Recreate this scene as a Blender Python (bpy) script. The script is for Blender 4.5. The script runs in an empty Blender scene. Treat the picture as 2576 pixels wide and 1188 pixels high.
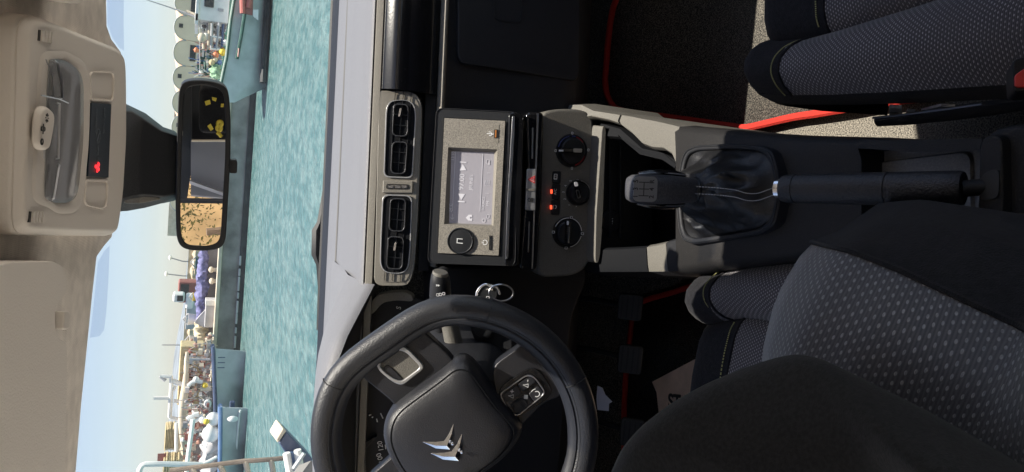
import bpy, bmesh, math, random
from mathutils import Vector as V, Matrix
random.seed(7)
sc = bpy.context.scene
COL = sc.collection
R = math.radians
# ------------------------------------------------------------------ camera
F_PX = 1936.0                       # focal length in the 2576 px wide reading grid
YAW, PITCH, ROLL = R(4.0), R(22.7), R(3.4)
CAMP = V((0, 0, 1.02))
_r0 = V((math.cos(YAW), math.sin(YAW), 0))
FW = V((-math.sin(YAW)*math.cos(PITCH), math.cos(YAW)*math.cos(PITCH), -math.sin(PITCH)))
_d0 = -(_r0.cross(FW))
RT = math.cos(ROLL)*_r0 - math.sin(ROLL)*_d0
DN = math.sin(ROLL)*_r0 + math.cos(ROLL)*_d0
cd = bpy.data.cameras.new('camera'); cam = bpy.data.objects.new('camera', cd); COL.objects.link(cam)
cd.sensor_width = 36; cd.lens = F_PX/2576*36; cd.clip_start = 0.02; cd.clip_end = 9000
m = Matrix.Identity(4)
for i in range(3):
    m[i][0] = DN[i]; m[i][1] = RT[i]; m[i][2] = -FW[i]; m[i][3] = CAMP[i]
cam.matrix_world = m
sc.camera = cam
# ------------------------------------------------------------------ light
SUN = V((0.24, 0.024, 0.93)).normalized()      # direction towards the sun
w = bpy.data.worlds.new("World"); sc.world = w; w.use_nodes = True
nt = w.node_tree; nt.nodes.clear()
sky = nt.nodes.new('ShaderNodeTexSky'); sky.sky_type = 'NISHITA'; sky.sun_disc = False
sky.sun_elevation = math.asin(SUN.z); sky.sun_rotation = math.atan2(SUN.x, SUN.y)
sky.air_density = 1.0; sky.dust_density = 0.3; sky.ozone_density = 2.5
bg = nt.nodes.new('ShaderNodeBackground'); bg.inputs[1].default_value = 0.072
wo = nt.nodes.new('ShaderNodeOutputWorld')
tint = nt.nodes.new('ShaderNodeHueSaturation'); tint.inputs['Saturation'].default_value = 0.72
warm = nt.nodes.new('ShaderNodeMixRGB'); warm.blend_type = 'MULTIPLY'; warm.inputs[0].default_value = 1; warm.inputs[2].default_value = (0.93, 0.965, 1.07, 1)
nt.links.new(sky.outputs[0], warm.inputs[1]); nt.links.new(warm.outputs[0], tint.inputs['Color']); nt.links.new(tint.outputs[0], bg.inputs[0]); nt.links.new(bg.outputs[0], wo.inputs[0])
sl = bpy.data.lights.new('sun', 'SUN'); sl.energy = 5.0; sl.angle = R(0.5); sl.color = (1, 0.93, 0.82)
so = bpy.data.objects.new('sun', sl); COL.objects.link(so)
so.rotation_euler = SUN.to_track_quat('Z', 'Y').to_euler(); so.location = (0, 0, 6)
sc.view_settings.view_transform = 'Standard'; sc.view_settings.look = 'None'
sc.view_settings.gamma = 1; sc.view_settings.use_curve_mapping = False
sc.view_settings.exposure = 1.3
sc.render.engine = 'CYCLES'
sc.cycles.max_bounces = 10; sc.cycles.diffuse_bounces = 5; sc.cycles.glossy_bounces = 5
sc.cycles.transparent_max_bounces = 12; sc.cycles.caustics_reflective = False; sc.cycles.caustics_refractive = False
sc.cycles.use_denoising = True
# ------------------------------------------------------------------ reading points off the photograph's grid
def ray(x, y): return FW + ((594-y)*RT + (x-1288)*DN)/F_PX
def at(x, y, X=None, Y=None, Z=None, D=None):
    d = ray(x, y)
    if X is not None: k = (X-CAMP.x)/d.x
    elif Y is not None: k = (Y-CAMP.y)/d.y
    elif Z is not None: k = (Z-CAMP.z)/d.z
    else: k = D
    return CAMP + d*k
class Fr:
    """a flat working frame: origin o, right r, up u, outward normal n"""
    def __init__(s, o, tilt=0, yaw=0, r=None, u=None, n=None):
        s.o = V(o)
        if r is None:
            t, a = R(tilt), R(yaw)
            rot = Matrix.Rotation(a, 3, 'Z')
            s.r = rot @ V((1, 0, 0)); s.u = rot @ V((0, math.sin(t), math.cos(t))); s.n = rot @ V((0, -math.cos(t), math.sin(t)))
        else: s.r, s.u, s.n = V(r).normalized(), V(u).normalized(), V(n).normalized()
    def p(s, a, b, d=0): return s.o + s.r*a + s.u*b + s.n*d
    def px(s, x, y, d=0):
        q = ray(x, y); o = s.o + s.n*d
        P = CAMP + q*((o-CAMP).dot(s.n)/q.dot(s.n)) - s.o
        return (P.dot(s.r), P.dot(s.u))
    def pl(s, pts, d=0): return [s.px(x, y, d) for x, y in pts]
def zm(x0, y0, k):                       # a converter from an enlarged crop to the reading grid
    return lambda pts: [((x0+a/k)/1.5528, (y0+b/k)/1.5528) for a, b in pts]
# ------------------------------------------------------------------ materials
def mat(name, col, rough=0.5, metal=0, bump=0, bscale=400, spec=0.5, var=0, vscale=30, emit=None, coat=0, detail=3):
    M = bpy.data.materials.new(name); M.use_nodes = True
    n = M.node_tree; b = n.nodes['Principled BSDF']
    b.inputs['Base Color'].default_value = (*col, 1); b.inputs['Roughness'].default_value = rough
    b.inputs['Metallic'].default_value = metal; b.inputs['Specular IOR Level'].default_value = spec
    b.inputs['Coat Weight'].default_value = coat
    if coat: b.inputs['Coat Roughness'].default_value = 0.06
    if emit:
        b.inputs['Emission Color'].default_value = (*emit[0], 1); b.inputs['Emission Strength'].default_value = emit[1]
    tc = n.nodes.new('ShaderNodeTexCoord')
    if bump:
        nz = n.nodes.new('ShaderNodeTexNoise'); nz.inputs['Scale'].default_value = bscale; nz.inputs['Detail'].default_value = detail
        n.links.new(tc.outputs['Object'], nz.inputs['Vector'])
        bp = n.nodes.new('ShaderNodeBump'); bp.inputs['Strength'].default_value = bump; bp.inputs['Distance'].default_value = 0.002
        n.links.new(nz.outputs['Fac'], bp.inputs['Height']); n.links.new(bp.outputs['Normal'], b.inputs['Normal'])
    if var:
        nz = n.nodes.new('ShaderNodeTexNoise'); nz.inputs['Scale'].default_value = vscale; nz.inputs['Detail'].default_value = 5
        n.links.new(tc.outputs['Object'], nz.inputs['Vector'])
        mx = n.nodes.new('ShaderNodeMixRGB'); mx.blend_type = 'MIX'
        mx.inputs[1].default_value = (*[c*(1-var) for c in col], 1); mx.inputs[2].default_value = (*[min(1, c*(1+var)) for c in col], 1)
        rp = n.nodes.new('ShaderNodeMapRange'); rp.inputs[1].default_value = 0.35; rp.inputs[2].default_value = 0.65
        n.links.new(nz.outputs['Fac'], rp.inputs[0]); n.links.new(rp.outputs[0], mx.inputs[0])
        n.links.new(mx.outputs[0], b.inputs['Base Color'])
    return M
def dusty(name, col, dust, rough, lo, hi, scale, bump=0.25, bscale=700, spec=0.5):
    """a plastic with pale dust settled in speckles"""
    M = mat(name, col, rough, bump=bump, bscale=bscale, spec=spec); n = M.node_tree; b = n.nodes['Principled BSDF']
    tc = n.nodes.new('ShaderNodeTexCoord'); nz = n.nodes.new('ShaderNodeTexNoise')
    nz.inputs['Scale'].default_value = scale; nz.inputs['Detail'].default_value = 6; nz.inputs['Roughness'].default_value = 0.7
    rp = n.nodes.new('ShaderNodeMapRange'); rp.inputs[1].default_value = lo; rp.inputs[2].default_value = hi
    mx = n.nodes.new('ShaderNodeMixRGB'); mx.inputs[1].default_value = (*col, 1); mx.inputs[2].default_value = (*dust, 1)
    n.links.new(tc.outputs['Object'], nz.inputs['Vector']); n.links.new(nz.outputs['Fac'], rp.inputs[0])
    n.links.new(rp.outputs[0], mx.inputs[0]); n.links.new(mx.outputs[0], b.inputs['Base Color'])
    return M
def dots(name, base, dot, pu, pv, rad, coord='UV', rough=0.95, stripe=0.0):
    """woven seat cloth: staggered pale dots on a dark ground"""
    M = mat(name, base, rough, spec=0.2); n = M.node_tree; b = n.nodes['Principled BSDF']; L = n.links.new
    tc = n.nodes.new('ShaderNodeTexCoord'); sx = n.nodes.new('ShaderNodeSeparateXYZ'); L(tc.outputs[coord], sx.inputs[0])
    def mth(op, a, c=None, **k):
        q = n.nodes.new('ShaderNodeMath'); q.operation = op
        for i, t in enumerate((a, c)):
            if t is None: continue
            if isinstance(t, (int, float)): q.inputs[i].default_value = t
            else: L(t, q.inputs[i])
        return q.outputs[0]
    u = mth('DIVIDE', sx.outputs[0], pu); v = mth('DIVIDE', sx.outputs[1], pv)
    row = mth('FLOOR', v); odd = mth('MULTIPLY', mth('FLOORED_MODULO', row, 2.0), 0.5)
    fu = mth('SUBTRACT', mth('FRACT', mth('ADD', u, odd)), 0.5); fv = mth('SUBTRACT', mth('FRACT', v), 0.5)
    d = mth('SQRT', mth('ADD', mth('MULTIPLY', fu, fu), mth('MULTIPLY', mth('MULTIPLY', fv, fv), 1.6)))
    rp = n.nodes.new('ShaderNodeMapRange'); rp.inputs[1].default_value = rad*0.7; rp.inputs[2].default_value = rad*1.25
    rp.inputs[3].default_value = 1; rp.inputs[4].default_value = 0; L(d, rp.inputs[0])
    nz = n.nodes.new('ShaderNodeTexNoise'); nz.inputs['Scale'].default_value = 350; L(tc.outputs['Object'], nz.inputs['Vector'])
    rib = mth('MULTIPLY', mth('ADD', mth('SINE', mth('MULTIPLY', v, 12.566)), 1.0), 0.09)
    wn = n.nodes.new('ShaderNodeTexNoise'); wn.inputs['Scale'].default_value = 14; wn.inputs['Detail'].default_value = 4; L(tc.outputs['Object'], wn.inputs['Vector'])
    wr = n.nodes.new('ShaderNodeMapRange'); wr.inputs[1].default_value = 0.35; wr.inputs[2].default_value = 0.65; wr.inputs[3].default_value = 0.62; wr.inputs[4].default_value = 1.15; L(wn.outputs['Fac'], wr.inputs[0])
    k = mth('ADD', rib, mth('MULTIPLY', rp.outputs[0], mth('MULTIPLY', wr.outputs[0], mth('ADD', mth('MULTIPLY', nz.outputs['Fac'], 1.3), 0.1))))
    mx = n.nodes.new('ShaderNodeMixRGB'); mx.inputs[1].default_value = (*base, 1); mx.inputs[2].default_value = (*dot, 1)
    L(k, mx.inputs[0]); L(mx.outputs[0], b.inputs['Base Color'])
    bp = n.nodes.new('ShaderNodeBump'); bp.inputs['Strength'].default_value = 0.5; bp.inputs['Distance'].default_value = 0.001
    L(mth('ADD', rp.outputs[0], mth('MULTIPLY', nz.outputs['Fac'], 0.6)), bp.inputs['Height']); L(bp.outputs['Normal'], b.inputs['Normal'])
    b.inputs['Sheen Weight'].default_value = 0.25; b.inputs['Sheen Roughness'].default_value = 0.4
    return M
def ribbed(name, col, scale, axis='X'):
    M = mat(name, col, 0.95, spec=0.1, var=0.1, vscale=60); n = M.node_tree; b = n.nodes['Principled BSDF']; L = n.links.new
    tc = n.nodes.new('ShaderNodeTexCoord'); wv = n.nodes.new('ShaderNodeTexWave'); wv.wave_type = 'BANDS'; wv.bands_direction = axis
    wv.inputs['Scale'].default_value = scale; wv.inputs['Distortion'].default_value = 1.6; wv.inputs['Detail'].default_value = 2; wv.inputs['Detail Scale'].default_value = 2
    L(tc.outputs['Object'], wv.inputs['Vector'])
    bp = n.nodes.new('ShaderNodeBump'); bp.inputs['Strength'].default_value = 0.3; bp.inputs['Distance'].default_value = 0.001
    L(wv.outputs['Fac'], bp.inputs['Height']); L(bp.outputs['Normal'], b.inputs['Normal'])
    return M
def glassy(name, tint, gloss, dust=0.0, dcol=(0.8, 0.8, 0.8), rough=0.0, smear=False):
    """thin pane: lets light straight through, mirrors a little, carries some dust"""
    M = bpy.data.materials.new(name); M.use_nodes = True; n = M.node_tree; n.nodes.clear(); L = n.links.new
    out = n.nodes.new('ShaderNodeOutputMaterial'); tr = n.nodes.new('ShaderNodeBsdfTransparent'); tr.inputs[0].default_value = (*tint, 1)
    gl = n.nodes.new('ShaderNodeBsdfGlossy'); gl.inputs['Roughness'].default_value = rough
    mx = n.nodes.new('ShaderNodeMixShader'); mx.inputs[0].default_value = gloss; L(tr.outputs[0], mx.inputs[1]); L(gl.outputs[0], mx.inputs[2])
    last = mx
    if dust:
        df = n.nodes.new('ShaderNodeBsdfDiffuse'); df.inputs[0].default_value = (*dcol, 1)
        m2 = n.nodes.new('ShaderNodeMixShader'); m2.inputs[0].default_value = dust
        if smear:
            tc = n.nodes.new('ShaderNodeTexCoord'); mp = n.nodes.new('ShaderNodeMapping'); mp.inputs['Scale'].default_value = (3, 9, 9); L(tc.outputs['Object'], mp.inputs[0])
            nz = n.nodes.new('ShaderNodeTexNoise'); nz.inputs['Scale'].default_value = 1.5; nz.inputs['Detail'].default_value = 7; nz.inputs['Roughness'].default_value = 0.7; L(mp.outputs[0], nz.inputs['Vector'])
            rp = n.nodes.new('ShaderNodeMapRange'); rp.inputs[1].default_value = 0.3; rp.inputs[2].default_value = 0.75; rp.inputs[3].default_value = dust*0.4; rp.inputs[4].default_value = dust*2.0; L(nz.outputs['Fac'], rp.inputs[0]); L(rp.outputs[0], m2.inputs[0])
        L(mx.outputs[0], m2.inputs[1]); L(df.outputs[0], m2.inputs[2]); last = m2
    L(last.outputs[0], out.inputs[0]); return M
M = {}
M['black'] = mat('black plastic', (0.015, 0.016, 0.018), 0.42, bump=0.2, bscale=900, spec=0.32)
M['softblack'] = mat('soft black plastic', (0.018, 0.0185, 0.021), 0.5, bump=0.25, bscale=700, spec=0.25)
M['grain'] = dusty('grained grey plastic', (0.10, 0.094, 0.082), (0.185, 0.172, 0.143), 0.5, 0.42, 0.75, 800, 0.55, 900)
M['dashtop'] = dusty('dusty dash pad', (0.145, 0.143, 0.150), (0.235, 0.231, 0.238), 0.4, 0.4, 0.75, 700, 0.6, 800)
M['trim'] = dusty('grey dash trim', (0.17, 0.157, 0.132), (0.30, 0.27, 0.22), 0.42, 0.45, 0.75, 900, 0.3, 900)
M['piano'] = dusty('gloss black trim', (0.008, 0.008, 0.009), (0.10, 0.095, 0.085), 0.13, 0.62, 0.75, 420, 0.04, 300)
M['radioface'] = dusty('dusty radio face', (0.105, 0.097, 0.083), (0.28, 0.255, 0.215), 0.42, 0.36, 0.60, 560, 0.3, 700)
M['screen'] = mat('radio screen', (0.27, 0.26, 0.285), 0.25, emit=((0.45, 0.42, 0.50), 0.05), bump=0.03, bscale=200)
M['ink'] = mat('white print', (0.75, 0.75, 0.75), 0.6)
M['screenink'] = mat('screen print', (0.52, 0.51, 0.55), 0.6, emit=((0.8, 0.8, 0.85), 0.03))
M['well'] = mat('vent well and shade black', (0.007, 0.0075, 0.009), 0.7, spec=0.12)  # also colours console pieces near black where only shade falls
M['dimink'] = mat('dim print', (0.06, 0.075, 0.09), 0.6)
M['darkink'] = mat('dark print', (0.02, 0.02, 0.02), 0.6)
M['redlit'] = mat('lit red symbol', (0.8, 0.02, 0.02), 0.4, emit=((1, 0.03, 0.04), 0.7))
M['led'] = mat('lit red diode', (0.8, 0.05, 0.02), 0.4, emit=((1, 0.08, 0.03), 0.9))
M['chrome'] = mat('chrome', (0.86, 0.86, 0.88), 0.22, 1.0)
M['vane'] = mat('vane metal', (0.10, 0.10, 0.105), 0.35, 0.8)
M['badge'] = mat('polished badge', (0.80, 0.80, 0.82), 0.16, 1.0)
M['plate'] = mat('silver knob plate', (0.20, 0.20, 0.205), 0.35, 0.3, bump=0.2, bscale=900)
M['satin'] = mat('satin metal', (0.5, 0.5, 0.52), 0.3, 1.0, bump=0.05, bscale=500)
M['silver'] = mat('silver paint', (0.42, 0.42, 0.42), 0.35, 0.6)
M['red'] = mat('red plastic', (0.62, 0.045, 0.04), 0.45)
M['leather'] = mat('gaiter leather', (0.010, 0.010, 0.011), 0.40, bump=0.4, bscale=600, spec=0.5)
M['wheelskin'] = mat('wheel leather', (0.021, 0.022, 0.026), 0.42, bump=0.35, bscale=500)
M['wheelplastic'] = mat('wheel plastic', (0.015, 0.0155, 0.019), 0.4, bump=0.25, bscale=800)
M['grip'] = mat('handbrake grip', (0.016, 0.016, 0.019), 0.42, bump=0.6, bscale=500)
M['headliner'] = ribbed('headliner cloth', (0.74, 0.69, 0.635), 230, 'X')
M['beige'] = mat('overhead plastic', (0.62, 0.57, 0.515), 0.55, bump=0.15, bscale=900)
M['visor'] = mat('visor vinyl', (0.70, 0.65, 0.595), 0.6, bump=0.3, bscale=700)
M['navy'] = mat('smoked display', (0.014, 0.022, 0.032), 0.35, spec=0.12)
M['lens'] = glassy('lamp lens', (0.80, 0.80, 0.80), 0.10, 0.10, (0.5, 0.5, 0.5), 0.08)
M['glass'] = glassy('windscreen glass', (0.78, 0.785, 0.785), 0.02, 0.035, smear=True)  # dust share also adds the pale haze veil over the view
M['film'] = glassy('dotted shade band', (0.80, 0.84, 0.92), 0.0, 0.08, (0.35, 0.45, 0.65))
M['mirror'] = mat('mirror glass', (0.9, 0.9, 0.92), 0.0, 1.0)
M['cloth'] = dots('dotted seat cloth', (0.042, 0.040, 0.046), (0.36, 0.345, 0.35), 0.0046, 0.0036, 0.235, 'Object')
M['bigcloth'] = dots('dotted backrest cloth', (0.068, 0.068, 0.076), (0.27, 0.27, 0.285), 0.0076, 0.0058, 0.225, 'UV')
M['fabric'] = mat('black seat cloth', (0.012, 0.012, 0.0145), 0.95, bump=0.5, bscale=900, spec=0.15, var=0.25, vscale=200)
M['fleece'] = mat('charcoal seat cloth', (0.019, 0.019, 0.0205), 0.95, bump=0.22, bscale=1300, spec=0.1, var=0.22, vscale=500)
for k in ('fabric', 'fleece'):
    b_ = M[k].node_tree.nodes['Principled BSDF']; b_.inputs['Sheen Weight'].default_value = 0.06
M['thread'] = mat('lime thread', (0.34, 0.34, 0.14), 0.8)
M['whitethread'] = mat('grey thread', (0.35, 0.35, 0.35), 0.8)
M['carpet'] = dusty('floor carpet', (0.035, 0.033, 0.03), (0.30, 0.27, 0.22), 0.95, 0.42, 0.6, 420, 0.9, 350)
M['mat'] = dusty('black mat pile', (0.011, 0.011, 0.011), (0.25, 0.225, 0.185), 0.95, 0.44, 0.66, 420, 0.9, 350)
M['redpipe'] = mat('red mat binding', (0.50, 0.035, 0.025), 0.8, bump=0.9, bscale=450, spec=0.2)
M['paper'] = mat('brown paper', (0.62, 0.46, 0.35), 0.85, var=0.12, vscale=25)
M['patchwhite'] = mat('bluish white', (0.6, 0.6, 0.68), 0.7)
M['rubber'] = mat('black rubber', (0.015, 0.015, 0.016), 0.6, bump=0.2, bscale=500)
M['steel'] = mat('galvanised bracket', (0.45, 0.46, 0.5), 0.4, 0.7, var=0.2, vscale=80)
# ------------------------------------------------------------------ mesh helpers
def rrect(cx, cy, w_, h_, r, seg=5):
    r = min(r, w_/2-1e-6, h_/2-1e-6); out = []
    for qx, qy, a0 in ((1, 1, 0), (-1, 1, 90), (-1, -1, 180), (1, -1, 270)):
        for i in range(seg+1):
            a = R(a0+90*i/seg); out.append((cx+qx*(w_/2-r)+r*math.cos(a), cy+qy*(h_/2-r)+r*math.sin(a)))
    return out
def rpoly(pts, r, seg=4):
    """round the corners of a polygon"""
    out = []; n = len(pts)
    for i in range(n):
        a, b, c = V(pts[i-1]), V(pts[i]), V(pts[(i+1) % n])
        k1 = min(r, (a-b).length*0.48); k2 = min(r, (c-b).length*0.48)
        p, q = b+(a-b).normalized()*k1, b+(c-b).normalized()*k2
        for j in range(seg+1):
            t = j/seg; e = p*(1-t)**2 + b*2*t*(1-t) + q*t*t
            out.append(tuple(e))
    return out
def circ(cx, cy, r, n=28, ry=None): return [(cx+r*math.cos(2*math.pi*i/n), cy+(ry or r)*math.sin(2*math.pi*i/n)) for i in range(n)]
def shrink(pts, k):
    cx = sum(p[0] for p in pts)/len(pts); cy = sum(p[1] for p in pts)/len(pts)
    mx = max(abs(p[0]-cx) for p in pts); my = max(abs(p[1]-cy) for p in pts)
    return [(cx+(p[0]-cx)*(1-k/mx), cy+(p[1]-cy)*(1-k/my)) for p in pts]
class Mesh:
    def __init__(s): s.v = []; s.f = []; s.uv = {}
    def add(s, vs, fs):
        o = len(s.v); s.v += [V(q) for q in vs]; s.f += [tuple(o+i for i in f) for f in fs]; return s
    def prism(s, fr, pts, d0, d1, pts1=None):
        n = len(pts); top = pts1 or pts
        vs = [fr.p(a, b, d0) for a, b in pts] + [fr.p(a, b, d1) for a, b in top]
        fs = [tuple(range(n))[::-1], tuple(range(n, 2*n))] + [(i, (i+1) % n, n+(i+1) % n, n+i) for i in range(n)]
        return s.add(vs, fs)
    def ring(s, fr, o, i, d0, d1):
        n = len(o); vs = [fr.p(a, b, d0) for a, b in o]+[fr.p(a, b, d1) for a, b in o]+[fr.p(a, b, d1) for a, b in i]+[fr.p(a, b, d0) for a, b in i]
        fs = []
        for k in range(n):
            l = (k+1) % n
            for a in range(4):
                c = (a+1) % 4; fs.append((a*n+k, a*n+l, c*n+l, c*n+k))
        return s.add(vs, fs)
    def loft(s, rings, closed=True, caps=True):
        n = len(rings[0]); vs = [q for r_ in rings for q in r_]; fs = []
        for i in range(len(rings)-1):
            for j in range(n if closed else n-1):
                k = (j+1) % n; fs.append((i*n+j, i*n+k, (i+1)*n+k, (i+1)*n+j))
        if caps and closed: fs += [tuple(range(n))[::-1], tuple(range((len(rings)-1)*n, len(rings)*n))]
        return s.add(vs, fs)
    def tube(s, path, r, seg=8, closed=False, flat=1.0):
        P = [V(p) for p in path]; n = len(P); rs = r if isinstance(r, (list, tuple)) else [r]*n
        rings = []; up = None
        for i in range(n):
            if closed: t = (P[(i+1) % n]-P[i-1])
            else: t = P[min(i+1, n-1)]-P[max(i-1, 0)]
            t = t.normalized()
            if up is None: up = t.orthogonal().normalized()
            up = (up - t*up.dot(t)); up = up.normalized() if up.length > 1e-6 else t.orthogonal().normalized()
            b = t.cross(up)
            rings.append([P[i]+(up*math.cos(2*math.pi*j/seg)+b*math.sin(2*math.pi*j/seg)*flat)*rs[i] for j in range(seg)])
        if closed: rings.append(rings[0])
        return s.loft(rings, True, not closed)
    def box(s, c, size, rot=0, axes=None):
        c = V(c); X, Y, Z = axes if axes else (V((math.cos(rot), math.sin(rot), 0)), V((-math.sin(rot), math.cos(rot), 0)), V((0, 0, 1)))
        a, b, d = [q/2 for q in size]
        vs = [c+X*a*i+Y*b*j+Z*d*k for k in (-1, 1) for i, j in ((-1, -1), (1, -1), (1, 1), (-1, 1))]
        return s.add(vs, [(3, 2, 1, 0), (4, 5, 6, 7), (0, 1, 5, 4), (1, 2, 6, 5), (2, 3, 7, 6), (3, 0, 4, 7)])
    def lathe(s, fr, cx, cy, prof, seg=28):
        rings = [[fr.p(cx+r*math.cos(2*math.pi*j/seg), cy+r*math.sin(2*math.pi*j/seg), d) for j in range(seg)] for r, d in prof]
        return s.loft(rings, True, True)
    def ball(s, c, r, seg=12, sq=(1, 1, 1)):
        c = V(c); rings = []
        for i in range(seg//2+1):
            a = math.pi*i/(seg//2); z = -math.cos(a); k = max(math.sin(a), 0.02)
            rings.append([c+V((k*math.cos(2*math.pi*j/seg)*sq[0], k*math.sin(2*math.pi*j/seg)*sq[1], z*sq[2]))*r for j in range(seg)])
        return s.loft(rings)
    def sheet(s, rows, uv=None):
        m_, n = len(rows), len(rows[0]); s.add([q for r_ in rows for q in r_], [(i*n+j, i*n+j+1, (i+1)*n+j+1, (i+1)*n+j) for i in range(m_-1) for j in range(n-1)])
        if uv: s.uvs = [q for r_ in uv for q in r_]
        return s
    def build(s, name, mt, parent=None, bevel=0, smooth=True, solid=0, sub=0, angle=38, bseg=2, flip=False):
        me = bpy.data.meshes.new(name); bm = bmesh.new()
        vs = [bm.verts.new(q) for q in s.v]
        for f in s.f:
            try: bm.faces.new([vs[i] for i in f])
            except ValueError: pass
        bm.normal_update()
        if hasattr(s, 'uvs'):
            lay = bm.loops.layers.uv.new('UVMap'); bm.verts.index_update()
            for f in bm.faces:
                for l in f.loops: l[lay].uv = s.uvs[l.vert.index]
        bmesh.ops.recalc_face_normals(bm, faces=bm.faces)
        if flip: bmesh.ops.reverse_faces(bm, faces=bm.faces)
        for f in bm.faces: f.smooth = smooth
        if smooth:
            for e in bm.edges:
                if len(e.link_faces) == 2 and e.calc_face_angle(0) > R(angle): e.smooth = False
        bm.to_mesh(me); bm.free()
        me.materials.append(M[mt] if isinstance(mt, str) else mt)
        o = bpy.data.objects.new(name, me); COL.objects.link(o)
        if parent is not None:
            o.parent = parent
            if parent.type == 'EMPTY': o.location = -parent.location
        if solid:
            md = o.modifiers.new('thick', 'SOLIDIFY'); md.thickness = solid; md.offset = -1
        if bevel:
            md = o.modifiers.new('bevel', 'BEVEL'); md.width = bevel; md.segments = bseg; md.limit_method = 'ANGLE'; md.angle_limit = R(30)
            md.harden_normals = True; md.use_clamp_overlap = True
        if sub:
            md = o.modifiers.new('sub', 'SUBSURF'); md.levels = sub; md.render_levels = sub
        return o
def thing(name, label, cat, loc=(0, 0, 0), group=None):
    o = bpy.data.objects.new(name, None); COL.objects.link(o); o.location = loc; o.empty_display_size = 0.05
    o['label'] = label; o['category'] = cat
    if group: o['group'] = group
    return o
def tag(o, label, cat, group=None):
    o['label'] = label; o['category'] = cat
    if group: o['group'] = group
    return o
def struct(o, label=None, kind='structure'):
    o['kind'] = kind
    if label: o['label'] = label
    return o
def text(name, fr, a, b, s, size, mt, parent, d=0.0005, rot=0, align='CENTER', bold=0):
    cu = bpy.data.curves.new(name, 'FONT'); cu.body = s; cu.size = size; cu.align_x = align; cu.align_y = 'CENTER'; cu.extrude = 0.0001; cu.offset = bold
    cu.materials.append(M[mt]); tmp = bpy.data.objects.new(name, cu)
    me = bpy.data.meshes.new_from_object(tmp); me.name = name
    bpy.data.objects.remove(tmp); bpy.data.curves.remove(cu)
    q = Matrix.Rotation(rot, 4, 'Z'); mw = Matrix.Identity(4)
    P = fr.p(a, b, d)
    for i in range(3): mw[i][0] = fr.r[i]; mw[i][1] = fr.u[i]; mw[i][2] = fr.n[i]; mw[i][3] = P[i]
    me.transform(mw @ q)
    if not me.materials: me.materials.append(M[mt])
    o = bpy.data.objects.new(name, me); COL.objects.link(o)
    if parent is not None:
        o.parent = parent
        if parent.type == 'EMPTY': o.location = -parent.location
    return o
def lerp(a, b, t): return a+(b-a)*t
def interp(pts, t):
    """piecewise linear through pts at t in 0..1"""
    k = t*(len(pts)-1); i = min(int(k), len(pts)-2); f = k-i
    return tuple(lerp(a, b, f) for a, b in zip(pts[i], pts[i+1]))
def smoothpath(pts, n, closed=False):
    """Catmull-Rom through pts (tuples)"""
    P = [V(p) for p in pts]; out = []; m_ = len(P) if closed else len(P)-1
    for i in range(m_):
        if closed: a, b, c, d = P[i-1], P[i], P[(i+1) % len(P)], P[(i+2) % len(P)]
        else: a, b, c, d = P[max(i-1, 0)], P[i], P[i+1], P[min(i+2, len(P)-1)]
        for j in range(n):
            t = j/n; out.append(0.5*((2*b)+(c-a)*t+(2*a-5*b+4*c-d)*t*t+(3*b-a-3*c+d)*t**3))
    if not closed: out.append(P[-1])
    return out
def line(p, q, X0, X1):
    """extend the line p-q to run from X0 to X1"""
    p, q = V(p), V(q); d = (q-p)/(q.x-p.x); return p+d*(X0-p.x), p+d*(X1-p.x)
# ================================================================== car shell
HL = Fr((0, 0.62, 1.126), r=(1, 0, 0), u=(0, -0.98985, 0.1421), n=(0, -0.1421, -0.98985))
def roofz(Y): return 1.126-(max(Y, 0.3)-0.62)*0.1436
edge = [(262, -330), (266, -120), (267, 0), (268, 66), (280, 100), (304, 132), (306, 340), (298, 480), (281, 596), (262, 618), (243, 645), (232, 740), (219, 870), (204, 1020), (190, 1188), (160, 1480)]
hed = [HL.p(*HL.px(x, y)) for x, y in edge]
def _hp(X, Y): return V((X, Y, roofz(Y)))
hed = [_hp(0.66, 0.82), _hp(0.58, 0.86), _hp(0.47, 0.885)] + hed[1:] + [_hp(-0.50, 0.73), _hp(-0.58, 0.71), _hp(-0.66, 0.68)]
rows = [[P+V((0, 0.012, 0.022)) for P in hed], [P+V((0, 0.004, 0.004)) for P in hed], hed]
for Y in (0.76, 0.7, 0.6, 0.5, 0.4, 0.3, 0.0, -0.5, -1.3):
    rows.append([V((P.x*(1 if Y > 0.3 else 1.02), min(Y, P.y-0.012), roofz(min(Y, P.y-0.012)))) for P in hed])
struct(Mesh().sheet(rows).build('headliner', 'headliner'))
# driver-side fold of cloth beside the overhead console
TOE0, TOEK = 1.42, 0.75
def onfloor(x, y, off=0.022):
    """the carpet: flat floor, then the toe board rising in front"""
    P = at(x, y, Z=off)
    if P.y > TOE0:
        d = ray(x, y); k = (off-TOEK*TOE0-CAMP.z)/(d.z-TOEK*d.y); P = CAMP+d*k
    return P
Mesh().add([(-0.72, TOE0, 0.002), (0.72, TOE0, 0.002), (0.72, 1.70, 0.002+TOEK*(1.70-TOE0)), (-0.72, 1.70, 0.002+TOEK*(1.70-TOE0))], [(0, 1, 2, 3)]).build('toe_board', 'mat')['kind'] = 'structure'
struct(Mesh().add([(-0.74, -1.4, 0.0), (0.74, -1.4, 0.0), (0.74, 1.72, 0.0), (-0.74, 1.72, 0.0)], [(0, 1, 2, 3)]).build('car_floor', 'carpet'), 'grey carpet of the car floor')
body = thing('car_shell', 'black painted car body shell round the cabin, with pillars and doors', 'car body', (0, 0, -0.3))
M['paint'] = mat('car paint', (0.03, 0.03, 0.033), 0.25, coat=0.6)
M['pillar'] = mat('pillar trim', (0.30, 0.285, 0.26), 0.6)
mb = Mesh().sheet([[V((P.x*1.02, P.y+0.03, P.z+0.035)) for P in hed], [V((P.x*1.02, 0.5, 1.20)) for P in hed], [V((P.x*1.02, -1.5, 1.20)) for P in hed]])
mb.build('roof_panel', 'paint', body, solid=0.01)
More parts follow.
